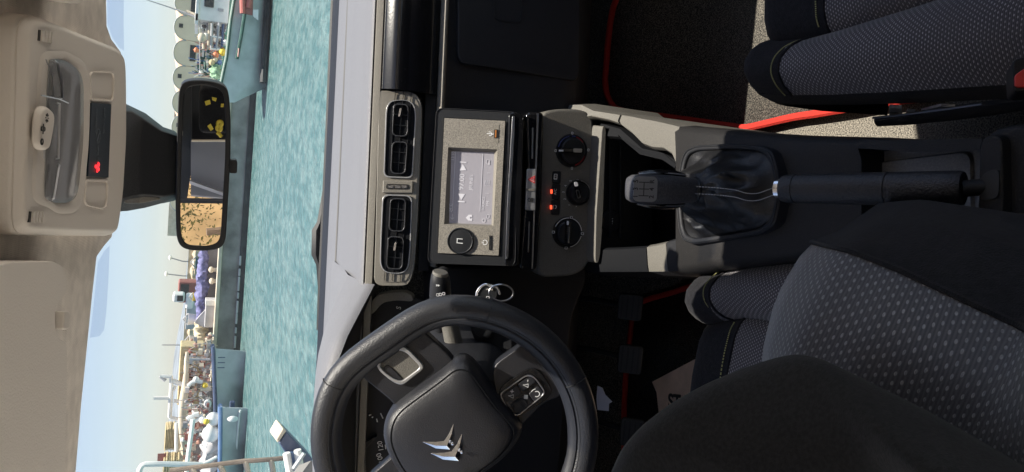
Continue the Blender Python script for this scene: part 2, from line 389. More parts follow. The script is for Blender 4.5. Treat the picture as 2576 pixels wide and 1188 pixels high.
for s in (-1, 1):
    Mesh().tube([(s*0.62, 0.78, 1.085), (s*0.69, 1.25, 0.93), (s*0.74, 1.84, 0.72)], 0.04, 8).build('windscreen_pillar', 'pillar', body)
    Mesh().tube([(s*0.62, 0.80, 1.10), (s*0.65, 0.5, 1.14), (s*0.66, -1.0, 1.14), (s*0.66, -1.5, 1.0)], 0.045, 8).build('roof_rail', 'pillar', body)
    Mesh().box((s*0.70, -0.08, 0.9), (0.04, 0.10, 0.5)).build('door_pillar', 'pillar', body, bevel=0.01)
    Mesh().box((s*0.69, -1.28, 0.9), (0.05, 0.40, 0.5)).build('rear_pillar', 'pillar', body, bevel=0.02)
    d = Mesh().box((s*0.74, 0.80, 0.30), (0.05, 1.60, 0.60)).build('door', 'softblack', body, bevel=0.02)
    Mesh().tube([(s*0.70, 0.5, 0.46), (s*0.66, 0.54, 0.48), (s*0.66, 0.72, 0.48), (s*0.70, 0.76, 0.46)], 0.012, 8).build('pull_handle', 'black', d)
    d = Mesh().box((s*0.74, -0.72, 0.30), (0.05, 1.36, 0.60)).build('door', 'softblack', body, bevel=0.02)
    Mesh().tube([(s*0.70, -0.5, 0.46), (s*0.66, -0.46, 0.48), (s*0.66, -0.28, 0.48), (s*0.70, -0.24, 0.46)], 0.012, 8).build('pull_handle', 'black', d)
Mesh().box((0, 1.70, 0.33), (1.5, 0.04, 0.70)).build('firewall', 'mat', body)
Mesh().sheet([[V((x, 1.92, 0.655-0.01*abs(x))) for x in (-0.75, 0, 0.75)], [V((x, 2.3, 0.60-0.04*abs(x))) for x in (-0.75, 0, 0.75)], [V((x, 2.75, 0.42-0.06*abs(x))) for x in (-0.72, 0, 0.72)], [V((x, 2.85, 0.1)) for x in (-0.7, 0, 0.7)]]).build('bonnet', 'paint', body)
Mesh().box((0, -1.50, 0.32), (1.45, 0.05, 0.80)).build('tailgate', 'softblack', body)
Mesh().box((0, -1.47, 1.10), (1.3, 0.06, 0.10)).build('tailgate_header', 'pillar', body)
# windscreen: glass, shaded band, black border
ws = thing('windscreen', 'clear slightly dusty windscreen with a dotted shade band by the roof', 'windscreen', (0, 1.3, 0.9))
top = smoothpath([tuple(V((P.x*1.0, P.y+0.0, P.z+0.016))) for P in hed if True], 1)
tx = [V((x, 0, 0)) for x in (-0.62, -0.5, -0.38, -0.26, -0.14, 0.0, 0.1, 0.2, 0.3, 0.45, 0.62)]
def hdrY(x):
    y = 0.885-0.10*(x/0.5)**2
    return y
rows = []
for t in (0, 0.15, 0.3, 0.5, 0.7, 0.85, 1):
    r_ = []
    for q in tx:
        x = q.x; A = V((x, hdrY(x)-0.03, roofz(hdrY(x))+0.016)); B = V((x*1.16, 1.86-0.10*(x/0.62)**2, 0.728))
        P = A.lerp(B, t)+V((0, 0.0, 0.03*math.sin(math.pi*t))); r_.append(P)
    rows.append(r_)
Mesh().sheet(rows).build('glass_pane', 'glass', ws)
Mesh().sheet([[q+V((0, -0.004, -0.003)) for q in r_] for r_ in rows[-2:]])
def wsz(X, Y):
    A = hdrY(X)-0.03; t = (Y-A)/(1.86-A); return lerp(roofz(hdrY(X))+0.016, 0.728, t)+0.03*math.sin(math.pi*t)
def ws_at(x, y, off=0.0):
    lo, hi = 0.5, 2.5
    for _ in range(40):
        k = (lo+hi)/2; P = CAMP+ray(x, y)*k
        if P.z > wsz(P.x, P.y)-off: hi = k
        else: lo = k
        if P.y < 0.80: lo = k
    return P
def film(pts, name='shade_band'):
    P = [ws_at(x, y, 0.004) for x, y in pts]
    c = sum(P, V((0, 0, 0)))/len(P)
    Mesh().add(P, [tuple(range(len(P)))]).build(name, 'film', ws, smooth=False)
film([(269, -60), (312, -60), (311, 60), (312, 128), (300, 120), (283, 95), (271, 62)])
film([(276, 618), (273, 700), (268, 780), (262, 830), (250, 846), (226, 850), (236, 760), (246, 660), (262, 632)])
# cowl strip and wiper under the glass
cow = thing('cowl_panel', 'matt black plastic scuttle strip along the foot of the windscreen', 'cowl', (0, 1.9, 0.6))
a, b = at(838, 0, Y=1.83), at(806, 690, Y=1.83); a, b = line(a, b, 0.68, -0.68)
c, d_ = at(856, 0, Y=1.78), at(822, 690, Y=1.78); c, d_ = line(c, d_, 0.68, -0.68)
Mesh().sheet([[a, b], [c, d_], [c+V((0, 0.01, -0.08)), d_+V((0, 0.01, -0.08))]]).build('strip', 'black', cow)
a2, b2 = a+V((0, 0.12, -0.03)), b+V((0, 0.12, -0.03))
Mesh().sheet([[a+V((0, 0, -0.001)), b+V((0, 0, -0.001))], [a2, b2]]).build('grille', 'black', cow)
wip = thing('windscreen_wiper', 'black windscreen wiper parked across the foot of the glass', 'wiper', (0, 1.9, 0.7))
wp = [at(x, y, Y=1.90) for x, y in ((842, -120), (838, 0), (824, 330), (813, 560), (806, 700), (802, 830))]
Mesh().tube(wp, 0.006, 6).build('blade', 'rubber', wip)
wp = [at(x, y, Y=1.915) for x, y in ((818, 470), (806, 560), (797, 580), (796, 640), (803, 665), (808, 760))]
Mesh().tube(wp, [0.005, 0.009, 0.013, 0.013, 0.008, 0.006], 6).build('arm', 'rubber', wip)

# ================================================================== dashboard
dash = thing('dashboard', 'dark plastic dashboard running the full width under the windscreen', 'dashboard', (0, 1.4, 0.4))
def strip(edges, name, mt, parent=dash, X0=0.72, X1=-0.72, n=2, **k):
    """edges: (x at y=0, x at y=700, Y); each becomes a line across the car"""
    rows = []
    for xa, xb, Y in edges:
        p, q = line(at(xa, 0, Y=Y), at(xb, 700, Y=Y), X0, X1)
        rows.append([p.lerp(q, i/(n-1)) for i in range(n)])
    return Mesh().sheet(rows).build(name, mt, parent, **k)
strip([(852, 818, 1.80), (860, 827, 1.72), (890, 858, 1.50), (921, 891, 1.36), (933, 903, 1.322), (938.5, 908.5, 1.308), (942, 912, 1.304), (944, 914, 1.303), (947, 917, 1.305), (948, 918, 1.33)], 'top_pad', 'dashtop')
strip([(873, 840, 1.62), (876, 843, 1.60)], 'pad_seam', 'grain')
P0 = [(948.5, 918.5, 1.300), (950, 920, 1.296), (962, 932, 1.292), (966, 936, 1.291), (968, 938, 1.31)]
strip(P0, 'rear_trim', 'trim')
# passenger side gloss bar, right of the vents
xr, xl = 0.72, at(1000, 227, Y=1.28).x
strip([(968, 938, 1.30), (969, 939, 1.2895), (976, 946, 1.2842), (984, 954, 1.2787), (992, 962, 1.2737), (999, 969, 1.2695), (1004, 974, 1.2675), (1014, 984, 1.2660), (1040, 1010, 1.2665), (1090, 1060, 1.272), (1107, 1077, 1.28), (1109, 1079, 1.30)], 'gloss_bar', 'piano', X1=xl, angle=85, n=12)
strip([(968, 938, 1.31), (1109, 1079, 1.31)], 'backing', 'black', X1=-0.14)
strip([(1080, 1050, 1.30), (1081, 1051, 1.285), (1107, 1077, 1.285), (1109, 1079, 1.30)], 'under_bar', 'softblack', X0=xl, X1=-0.16)
strip([(1109, 1079, 1.29), (1111, 1081, 1.276), (1116, 1086, 1.268), (1122, 1092, 1.262), (1126, 1096, 1.262), (1129, 1099, 1.266), (1131, 1101, 1.275)], 'ledge', 'trim', X1=-0.15)
strip([(1128, 1098, 1.268), (1140, 1110, 1.274), (1300, 1270, 1.272), (1420, 1390, 1.268), (1450, 1420, 1.27), (1475, 1445, 1.30), (1488, 1458, 1.40), (1440, 1410, 1.66)], 'lower_panel', 'softblack', X1=-0.72)
# glovebox lid, slightly proud, with its handle hollow
GB = Fr(at(1300, 60, Y=1.268), tilt=-1)
gp = GB.pl([(1150, -420), (1150, 160), (1200, 166), (1330, 186), (1455, 208), (1462, -420)])
gl = Mesh().prism(GB, rpoly(gp, 0.02), -0.02, 0.004).build('glovebox_lid', 'softblack', dash, bevel=0.003)
hp = GB.pl([(1240, -160), (1240, 52), (1302, 60), (1312, 50), (1312, -160)])
Mesh().ring(GB, rpoly(hp, 0.012), shrink(rpoly(hp, 0.012), 0.0025), 0.002, 0.0055).build('handle_rim', 'black', gl)
# ---------------------------------------------------------------- centre vents
VF = Fr(at(1010, 470, Y=1.275), tilt=20)
z5 = zm(1440, 340, 1.523)
fo = z5([(62, 22), (88, 22), (250, 24), (300, 60), (317, 120), (314, 250), (292, 800), (272, 1080), (245, 1165), (215, 1185), (30, 1182), (40, 900)])
fi1 = z5([(104, 130), (125, 88), (170, 78), (240, 80), (275, 110), (285, 170), (264, 545), (90, 538)])
outer = rpoly(VF.pl(fo), 0.016, 5)
vent = Mesh()
vent.prism(VF, outer, -0.045, 0.0)
vb = vent.build('vent_panel', 'trim', dash, bevel=0.003)
Mesh().prism(VF, shrink(outer, 0.004), -0.02, 0.0012, shrink(outer, 0.007)).build('vent_panel_face', 'trim', dash)
def well(quad, rad, rings, knob):
    q = rpoly(VF.pl(z5(quad)), rad, 6)
    v = Mesh().ring(VF, q, shrink(q, 0.0022), 0.0, 0.0042).build('air_vent', 'silver', dash, bevel=0.0008)
    Mesh().prism(VF, shrink(q, 0.001), -0.002, 0.0022).build('vent_well', 'well', v)
    xs = [p[0] for p in q]; ys = [p[1] for p in q]
    for rg in rings:
        g = rpoly(VF.pl(z5(rg)), 0.009, 5)
        Mesh().ring(VF, g, shrink(g, 0.0016), 0.0018, 0.0085).build('vane_frame', 'vane', v, bevel=0.0005)
        cx = sum(p[0] for p in g)/len(g); cy = sum(p[1] for p in g)/len(g); hx = max(p[0] for p in g)-cx; hy = max(p[1] for p in g)-cy
        for k in (-0.3, 0.35):
            Mesh().box(VF.p(cx+k*hx, cy, 0.0035), (0.0012, hy*1.8, 0.003), axes=(VF.r, VF.u, VF.n)).build('vane', 'black', v)
        Mesh().box(VF.p(cx, cy, 0.003), (hx*1.9, 0.0012, 0.003), axes=(VF.r, VF.u, VF.n)).build('vane', 'black', v)
    for k in (0.25, 0.5, 0.75):
        Mesh().box(VF.p(sum(xs)/len(xs), lerp(min(ys), max(ys), k), 0.0028), ((max(xs)-min(xs))*0.93, 0.001, 0.0014), axes=(VF.r, VF.u, VF.n)).build('louvre', 'softblack', v)
    kp = VF.pl(z5(knob)); Mesh().prism(VF, rpoly(kp, 0.002), 0.004, 0.016, shrink(rpoly(kp, 0.002), 0.001)).build('vent_knob', 'chrome', v)
    return v
well([(104, 130), (125, 88), (170, 78), (240, 80), (275, 110), (285, 170), (264, 545), (90, 538)], 0.010,
     [[(150, 100), (240, 106), (236, 298), (142, 294)], [(142, 325), (236, 328), (222, 520), (132, 516)]], [(190, 128), (206, 128), (193, 184), (177, 184)])
well([(84, 638), (262, 645), (252, 960), (240, 1080), (200, 1112), (100, 1105), (68, 1060), (72, 900)], 0.012,
     [[(132, 660), (226, 664), (218, 860), (122, 856)], [(116, 885), (214, 890), (205, 1084), (108, 1080)]], [(158, 918), (176, 918), (166, 972), (148, 972)])
q = VF.pl(z5([(88, 556), (266, 560), (263, 632), (84, 630)])); Mesh().prism(VF, q, -0.01, 0.0045).build('vent_divider', 'trim', dash, bevel=0.0015)
q = rpoly(VF.pl(z5([(108, 577), (240, 580), (238, 608), (106, 606)])), 0.003); th = Mesh().ring(VF, q, shrink(q, 0.001), 0.004, 0.0056).build('vent_thumbwheel', 'black', dash)
for k in range(3):
    a0 = 118+k*40; q = VF.pl(z5([(a0, 583), (a0+34, 584), (a0+34, 604), (a0, 602)])); Mesh().prism(VF, q, 0.003, 0.0062, shrink(q, 0.0008)).build('wheel_tread', 'satin', th)
# ---------------------------------------------------------------- centre stack
z8 = zm(1650, 400, 1.8)
RF = Fr(at(1190, 470, Y=1.225), tilt=27)
# button bar under the radio
BF = Fr(at(1338, 470, Y=1.195), tilt=12)
bar_o = rpoly(BF.pl(z8([(722, 70), (850, 72), (836, 700), (800, 1180), (676, 1174), (708, 760), (730, 470)])), 0.008)
bar = Mesh().prism(BF, bar_o, -0.03, 0.006, None).build('button_bar', 'piano', dash, bevel=0.005, bseg=3)
q = rpoly(BF.pl(z8([(728, 468), (796, 468), (790, 762), (716, 758)])), 0.003); hz = Mesh().prism(BF, q, 0.0, 0.0085).build('hazard_button', 'silver', bar, bevel=0.002)
tri = BF.pl(z8([(732, 542), (784, 515), (784, 572)]))
Mesh().ring(BF, tri, shrink(tri, 0.0028), 0.0082, 0.0092).build('hazard_triangle', 'red', bar)
Mesh().prism(BF, shrink(tri, 0.0028), 0.0080, 0.0090).build('hazard_triangle_fill', 'ink', bar)
Mesh().ring(BF, shrink(tri, 0.0042), shrink(tri, 0.0056), 0.0088, 0.0095).build('hazard_triangle_core', 'red', bar)
lk = BF.px(*z8([(757, 686)])[0])
Mesh().prism(BF, rrect(lk[0], lk[1]-0.0008, 0.0075, 0.006, 0.002), 0.0083, 0.0092).build('lock_symbol', 'darkink', bar)
Mesh().ring(BF, circ(lk[0], lk[1]+0.003, 0.0032), circ(lk[0], lk[1]+0.003, 0.0021), 0.0083, 0.0092).build('lock_shackle', 'darkink', bar)
q = BF.pl(z8([(722, 606), (780, 606), (780, 622), (722, 622)])); Mesh().prism(BF, q, 0.0075, 0.0095).build('button_rib', 'trim', bar)
for pts in ([(765, 180), (775, 180), (771, 398), (761, 398)], [(742, 835), (750, 835), (742, 1052), (734, 1052)]):
    q = rpoly(BF.pl(z8(pts)), 0.002); Mesh().prism(BF, q, 0.005, 0.0075).build('slot_line', 'satin', bar)
for pts in ([(800, 80), (812, 80), (770, 1165), (762, 1165)],):
    q = BF.pl(z8(pts)); Mesh().prism(BF, q, 0.004, 0.0078).build('edge_bead', 'satin', bar)
# climate panel
zc = zm(2060, 450, 1.828)
CF = Fr(at(1430, 480, Y=1.207), tilt=6)
co = rpoly(CF.pl(zc([(90, -25), (250, -48), (400, -40), (462, 5), (478, 60), (470, 700), (455, 1000), (425, 1090), (330, 1150), (70, 1160)])), 0.02)
clim = Mesh().prism(CF, co, -0.12, 0.0).build('climate_panel', 'grain', dash, bevel=0.012, bseg=4)
lip = rpoly(CF.pl(zc([(438, 60), (474, 64), (466, 700), (452, 980), (430, 1060), (402, 1040), (400, 700)])), 0.012)
Mesh().prism(CF, lip, -0.02, 0.024, [ (a, b-0.012) for a, b in shrink(lip, 0.004)]).build('panel_lip', 'grain', clim, bevel=0.004)
def dial(c, rad, grip, marks):
    cx, cy = CF.px(*zc([c])[0]); r_ = rad/1.828/1.5528/F_PX*1.27
    d = Mesh().lathe(CF, cx, cy, [(r_, -0.004), (r_, 0.001), (r_*0.97, 0.003), (r_*0.93, 0.003), (r_*0.92, 0.001), (r_*0.80, 0.001), (r_*0.77, 0.009), (r_*0.70, 0.011), (r_*0.3, 0.011)], 36).build('dial', 'black', clim)
    g = CF.pl(zc(grip), 0.012); g = rpoly(g, 0.003)
    Mesh().prism(CF, g, 0.009, 0.021, shrink(g, 0.0015)).build('dial_grip', 'piano', d, bevel=0.001)
    return d, cx, cy, r_
d, cx, cy, r_ = dial((315, 255), 126, [(226, 232), (396, 236), (394, 272), (224, 268)], None)
q = CF.pl(zc([(328, 238), (390, 240), (388, 268), (326, 266)]), 0.021); Mesh().prism(CF, rpoly(q, 0.002), 0.020, 0.0225).build('grip_inlay', 'satin', d)
q = CF.pl(zc([(226, 247), (256, 248), (255, 261), (225, 260)]), 0.021); Mesh().prism(CF, q, 0.020, 0.0225).build('pointer', 'ink', d)
M['blueink'] = mat('blue print', (0.07, 0.10, 0.35), 0.6); M['redink'] = mat('red print', (0.45, 0.03, 0.04), 0.6)
def arc(cx, cy, r0, r1, a0, a1, name, mt, par, d0=0.0012, fr=CF):
    n = 14; ms = Mesh(); 
    o = [(cx+r1*math.cos(R(lerp(a0, a1, i/n))), cy+r1*math.sin(R(lerp(a0, a1, i/n)))) for i in range(n+1)]
    i_ = [(cx+r0*math.cos(R(lerp(a0, a1, i/n))), cy+r0*math.sin(R(lerp(a0, a1, i/n)))) for i in range(n+1)]
    ms.add([fr.p(a, b, d0) for a, b in o]+[fr.p(a, b, d0) for a, b in i_], [(i, i+1, n+2+i, n+1+i) for i in range(n)])
    return ms.build(name, mt, par)
arc(cx, cy, r_*0.84, r_*0.91, 15, 80, 'cold_arc', 'blueink', d); arc(cx, cy, r_*0.84, r_*0.91, -10, 5, 'cold_arc', 'blueink', d); arc(cx, cy, r_*0.84, r_*0.91, -50, -15, 'warm_arc', 'redink', d); arc(cx, cy, r_*0.84, r_*0.91, -160, -105, 'warm_arc', 'redink', d)
for a0 in (95, 5, -82, 185):
    Mesh().ring(CF, rrect(cx+r_*1.04*math.cos(R(a0)), cy+r_*1.04*math.sin(R(a0)), 0.0045, 0.0035, 0.001), rrect(cx+r_*1.04*math.cos(R(a0)), cy+r_*1.04*math.sin(R(a0)), 0.003, 0.002, 0.0006), 0.0028, 0.0036).build('dial_symbol', 'ink', d)
d, cx, cy, r_ = dial((362, 556), 98, [(326, 478), (352, 476), (384, 596), (356, 602)], None)
q = CF.pl(zc([(332, 478), (354, 477), (362, 506), (338, 510)]), 0.021); Mesh().prism(CF, rpoly(q, 0.002), 0.020, 0.0228).build('grip_inlay', 'ink', d)
q = CF.pl(zc([(346, 536), (366, 533), (380, 590), (358, 596)]), 0.021); Mesh().ring(CF, rpoly(q, 0.002), shrink(rpoly(q, 0.002), 0.0012), 0.020, 0.0225).build('grip_rim', 'satin', d)
arc(cx, cy, r_*0.92, r_*1.0, -70, -5, 'dial_rim', 'satin', d, 0.0034)
for k, (px_, py_) in enumerate([(298, 642), (267, 599), (257, 550), (272, 505), (308, 470), (358, 462)]):
    a, b = CF.px(*zc([(px_, py_)])[0]); text('dial_digit', CF, a, b, str(k+1), 0.006, 'ink', clim, 0.0008)
a, b = CF.px(*zc([(347, 651)])[0]); text('dial_digit', CF, a, b, 'x', 0.006, 'ink', clim, 0.0008)
d, cx, cy, r_ = dial((285, 838), 120, [(270, 752), (304, 752), (302, 918), (266, 918)], None)
q = CF.pl(zc([(283, 757), (295, 757), (294, 784), (282, 784)]), 0.021); Mesh().prism(CF, q, 0.020, 0.0225).build('pointer', 'ink', d)
q = CF.pl(zc([(295, 800), (301, 800), (297, 914), (290, 914)]), 0.021); Mesh().prism(CF, q, 0.020, 0.0225).build('grip_line', 'trim', d)
for a0, a1 in ((-80, -15), (0, 70), (195, 260)):
    arc(cx, cy, r_*0.90, r_*0.95, a0, a1, 'airflow_arc', 'ink', d, 0.0034)
for a0 in (92, -8, 178, -90):
    x_, y_ = cx+r_*0.98*math.cos(R(a0)), cy+r_*0.98*math.sin(R(a0)); Mesh().ring(CF, rrect(x_, y_, 0.0045, 0.005, 0.001), rrect(x_, y_, 0.003, 0.0034, 0.0006), 0.0030, 0.0042).build('dial_symbol', 'ink', d)
# three push buttons left of the dials
for k, (y0, y1) in enumerate(((400, 488), (492, 600), (604, 712))):
    q = rpoly(CF.pl(zc([(178-k*4, y0), (238-k*4, y0), (234-k*4, y1), (174-k*4, y1)])), 0.003)
    bt = Mesh().prism(CF, q, -0.004, 0.003).build('push_button', 'black', clim, bevel=0.001)
    if k:
        q = CF.pl(zc([(169-k*3, (y0+y1)/2-14), (181-k*3, (y0+y1)/2-14), (181-k*3, (y0+y1)/2+14), (169-k*3, (y0+y1)/2+14)]), 0.003); Mesh().prism(CF, q, 0.002, 0.0042).build('indicator', 'led', bt)
a, b = CF.px(*zc([(195, 547)])[0]); text('button_lettering', CF, a, b, 'A/C', 0.0065, 'ink', clim, 0.0036)
a, b = CF.px(*zc([(197, 440)])[0]); sy = Mesh().ring(CF, rrect(a, b, 0.010, 0.006, 0.0015), rrect(a, b, 0.0085, 0.0045, 0.001), 0.003, 0.0038).build('defrost_symbol', 'ink', clim)
for k in (-0.003, 0, 0.003): Mesh().box(CF.p(a+k, b, 0.0036), (0.0007, 0.005, 0.0004), axes=(CF.r, CF.u, CF.n)).build('defrost_bar', 'ink', sy)
a, b = CF.px(*zc([(190, 655)])[0]); arc(a, b, 0.0025, 0.0036, 20, 160, 'recirculation_symbol', 'ink', clim, 0.0036); arc(a, b, 0.0025, 0.0036, 200, 340, 'recirculation_symbol', 'ink', clim, 0.0036)
# storage recess below, with a 12V socket
TF = Fr(at(1545, 500, Y=1.22), tilt=-6)
q = TF.pl([(1478, 300), (1640, 330), (1640, 620), (1478, 650)]); Mesh().prism(TF, q, -0.03, 0.0).build('recess_back', 'black', dash)
a, b = TF.px(*zc([(590, 755)])[0])
sk = Mesh().lathe(TF, a, b, [(0.021, 0), (0.021, 0.004), (0.018, 0.006), (0.017, 0.004), (0.014, 0.0045), (0.003, 0.0045)], 28).build('power_socket', 'softblack', dash)
text('socket_lettering', TF, a, b, '12V', 0.0085, 'ink', sk, 0.0052)
for y0, x0 in ((0, 1555), (0, 1528)):
    q = TF.pl([(x0, 350), (x0+8, 350), (x0+8, 600), (x0, 600)]); Mesh().prism(TF, q, 0, 0.006).build('recess_rib', 'softblack', dash, bevel=0.002)
# knee panel under the column
kp = [at(1110, 690, Y=1.27), at(1110, 1188, Y=1.27)]
KF = Fr(at(1330, 700, Y=1.26), tilt=-4)
q = KF.pl([(1100, 672), (1470, 660), (1480, 700), (1440, 800), (1400, 1300), (1120, 1300)]); Mesh().prism(KF, rpoly(q, 0.02), -0.08, 0.0).build('knee_panel', 'softblack', dash, bevel=0.01)
# instrument hood and cluster
crest = [(921, 712), (905, 742), (880, 788), (852, 840), (832, 890), (815, 945), (806, 1000), (801, 1060), (799, 1130), (799, 1230), (806, 1330), (830, 1420), (880, 1480)]
cr = [at(x, y, Y=1.20-0.07*max(0, 1-abs(y-1100)/400)+0.10*max(0, 1-(y-712)/160)) for x, y in crest]
fr_ = [V((P.x*1.0+0.0, 1.62, 0.742)) for P in cr]
rows = []
for t in (0, 0.12, 0.3, 0.6, 1): rows.append([P.lerp(Q, t)+V((0, 0, 0.012*math.sin(math.pi*min(1, t*1.6)))) for P, Q in zip(cr, fr_)])
rows.insert(0, [P+V((0, -0.010, -0.004)) for P in cr]); rows.insert(0, [P+V((0, -0.013, -0.012)) for P in cr])
Mesh().sheet(rows).build('instrument_hood', 'dashtop', dash, angle=80)
rows = [[P+V((0, -0.013, -0.012)) for P in cr], [P+V((0, -0.002, -0.018)) for P in cr]][::-1]
CLF = Fr(at(1010, 1000, Y=1.335), tilt=22)
inner = [CLF.p(*CLF.px(x, y)) for x, y in ((952, 752), (940, 766), (932, 790), (926, 830), (922, 880), (918, 930), (916, 1000), (916, 1060), (916, 1130), (916, 1230), (920, 1330), (930, 1380), (950, 1400))]
rows.insert(0, [P.lerp(Q, 0.55)+V((0, 0, -0.004)) for P, Q in zip(cr, inner)]); rows.insert(0, inner)
Mesh().sheet(rows).build('hood_lining', 'softblack', dash)
clu = thing('instrument_cluster', 'dark instrument cluster with small white dial marks behind the steering wheel', 'instrument cluster', CLF.o)
q = CLF.pl([(938, 748), (1010, 742), (1080, 760), (1100, 1000), (1100, 1380), (930, 1380), (912, 1000), (918, 850)]); Mesh().prism(CLF, rpoly(q, 0.02), -0.04, 0.0).build('dial_face', 'black', clu)
z4 = zm(1000, 922, 1.289)
tr = CLF.pl(z4([(580, 385), (585, 330), (625, 285), (690, 272), (760, 270), (800, 290), (800, 318), (720, 312), (660, 320), (625, 348), (600, 380)]), 0.0)
Mesh().prism(CLF, rpoly(tr, 0.006), 0.0, 0.03, [(a, b) for a, b in rpoly(tr, 0.006)]).build('cluster_bezel', 'trim', clu, bevel=0.003)
for (x, y), s_, sz, an in (((720, 362), 'S', 0.012, -10), ((628, 1058), '120', 0.013, 15), ((626, 1118), '100', 0.013, 25)):
    a, b = CLF.px(*z4([(x, y)])[0]); text('dial_lettering', CLF, a, b, s_, sz, 'ink', clu, 0.001, R(an))
for p_, q_ in (((569, 903), (580, 899)), ((584, 914), (590, 910)), ((608, 920), (612, 936)), ((628, 892), (640, 918)), ((652, 1050), (654, 1072)), ((645, 1000), (652, 1016))):
    a, b = CLF.px(*z4([p_])[0]), CLF.px(*z4([q_])[0]); Mesh().tube([CLF.p(*a, 0.001), CLF.p(*b, 0.001)], 0.0011, 5).build('dial_tick', 'ink', clu)
a = CLF.pl(z4([(510, 1060), (600, 1000), (612, 1004), (560, 1060), (540, 1188), (534, 1188), (545, 1080)])); Mesh().prism(CLF, a, 0, 0.012).build('dial_shroud', 'softblack', clu, bevel=0.003)
# ================================================================== radio
rad = thing('car_radio', 'car radio with dusty grey face and small lilac screen, in the middle of the dashboard', 'car radio', RF.o)
ro = rpoly(RF.pl(z8([(98, 38), (672, 68), (655, 1152), (36, 1132)])), 0.012, 5)
fo_ = rpoly(RF.pl(z8([(157, 112), (583, 132), (537, 1078), (110, 1060)])), 0.0008, 5)
Mesh().ring(RF, ro, fo_, -0.05, 0.0).build('housing', 'black', rad, bevel=0.002, bseg=2)
Mesh().prism(RF, ro, -0.05, -0.012).build('housing_back', 'black', rad)
Mesh().ring(RF, ro, shrink(ro, 0.0012), -0.004, 0.0016).build('edge_bead', 'softblack', rad, bevel=0.0005)
sq_ = RF.pl(z8([(183, 318), (530, 334), (500, 872), (155, 856)])); n4 = 4
fo = RF.pl(z8([(157, 112), (583, 132), (537, 1078), (110, 1060)]))
# face plate as four bands round the screen recess, joined into one part
fm = Mesh()
def quadprism(ms, pts, d0, d1): ms.prism(RF, pts, d0, d1)
fc = Mesh(); o_, i_ = fo, sq_
fc.ring(RF, o_, i_, -0.002, 0.003)
fc.build('face_plate', 'radioface', rad, bevel=0.0006)
si = RF.pl(z8([(203, 345), (505, 352), (486, 860), (187, 849)]), -0.0075)
bz = Mesh(); bz.add([RF.p(a, b, 0.003) for a, b in sq_]+[RF.p(a, b, -0.0075) for a, b in si], [(i, (i+1) % 4, 4+(i+1) % 4, 4+i) for i in range(4)])
bz.build('screen_recess', 'trim', rad)
scr = Mesh().add([RF.p(a, b, -0.0074) for a, b in si], [(0, 1, 2, 3)]).build('screen', 'screen', rad, smooth=False)
D7 = -0.0070
def s8(x, y, d=D7): return RF.px(*z8([(x, y)])[0], d)
def stext(x, y, s_, sz, an=0, mt='screenink', nm='screen_text'): a, b = s8(x, y); return text(nm, RF, a, b, s_, sz, mt, scr, D7)
stext(277, 560, '97.00', 0.0125); stext(344, 563, 'JEUNES', 0.0082); stext(430, 712, 'SOURCE', 0.0062); stext(461, 712, 'FM', 0.0070)
stext(199, 742, '24°C', 0.0072); stext(217, 378, '13:10', 0.0072)
def sshape(pts, nm='screen_symbol'):
    P = [s8(*p) for p in pts]; return Mesh().prism(RF, P, D7-0.0002, D7+0.0003).build(nm, 'screenink', scr, smooth=False)
sshape([(262, 480), (262+48, 478), (285, 434)][::1]); sshape([(262, 416), (310, 420), (310, 427), (262, 423)])
sshape([(252, 642), (300, 645), (274, 688)]); sshape([(248, 692), (298, 696), (298, 705), (248, 701)])
sshape([(305, 812), (326, 790), (350, 792), (350, 806), (335, 806), (335, 818), (350, 818), (350, 834), (324, 832)], 'home_symbol')
for p in ([(232, 345), (235, 345), (213, 765), (210, 765)], [(425, 362), (428, 362), (408, 765), (405, 765)], [(455, 495), (478, 496), (478, 498), (455, 497)], [(442, 638), (470, 640), (470, 642), (442, 640)]): sshape(p, 'screen_line')
for k in range(3): sshape([(440+14*k, 548), (444+14*k, 548), (443+14*k, 578), (439+14*k, 578)], 'list_symbol'); sshape([(440+14*k, 584), (444+14*k, 584), (444+14*k, 589), (440+14*k, 589)], 'list_symbol')
def sring(x, y, w_, h_, t_, nm='screen_symbol', mt='screenink', par=None, d=D7):
    a, b = s8(x, y, d); o = rrect(a, b, w_, h_, 0.0015); return Mesh().ring(RF, o, shrink(o, t_), d-0.0002, d+0.0004).build(nm, mt, par or scr)
sring(462, 420, 0.0075, 0.006, 0.0006); sring(468, 432, 0.0035, 0.0035, 0.0009); sring(432, 832, 0.006, 0.006, 0.0009); sring(462, 803, 0.0065, 0.005, 0.0006)
a, b = s8(210, 806); Mesh().tube([RF.p(a+0.005, b, D7), RF.p(a-0.004, b, D7)], 0.0005, 4).build('back_arrow', 'screenink', scr); Mesh().tube([RF.p(a-0.001, b+0.003, D7), RF.p(a-0.004, b, D7), RF.p(a-0.001, b-0.003, D7)], 0.0005, 4).build('back_arrow', 'screenink', scr)
# music key, power key, slot, USB port
a, b = s8(268, 974, 0.003); kn = Mesh().lathe(RF, a, b, [(0.0225, 0.0), (0.0225, 0.006), (0.021, 0.0075), (0.0195, 0.006), (0.006, 0.0068)], 36).build('music_key', 'black', rad)
nt_ = Mesh(); nt_.box(RF.p(a-0.0035, b, 0.0078), (0.001, 0.010, 0.0006), axes=(RF.r, RF.u, RF.n)); nt_.box(RF.p(a+0.0035, b+0.001, 0.0078), (0.001, 0.010, 0.0006), axes=(RF.r, RF.u, RF.n)); nt_.box(RF.p(a, b+0.005, 0.0078), (0.008, 0.0012, 0.0006), axes=(RF.r, RF.u, RF.n)); nt_.build('music_symbol', 'ink', kn)
a, b = s8(440, 985, 0.003); arc(a, b, 0.0034, 0.0044, 120, 420, 'power_symbol', 'ink', rad, 0.0036, RF); Mesh().box(RF.p(a, b+0.0035, 0.0036), (0.001, 0.004, 0.0004), axes=(RF.r, RF.u, RF.n)).build('power_bar', 'ink', rad)
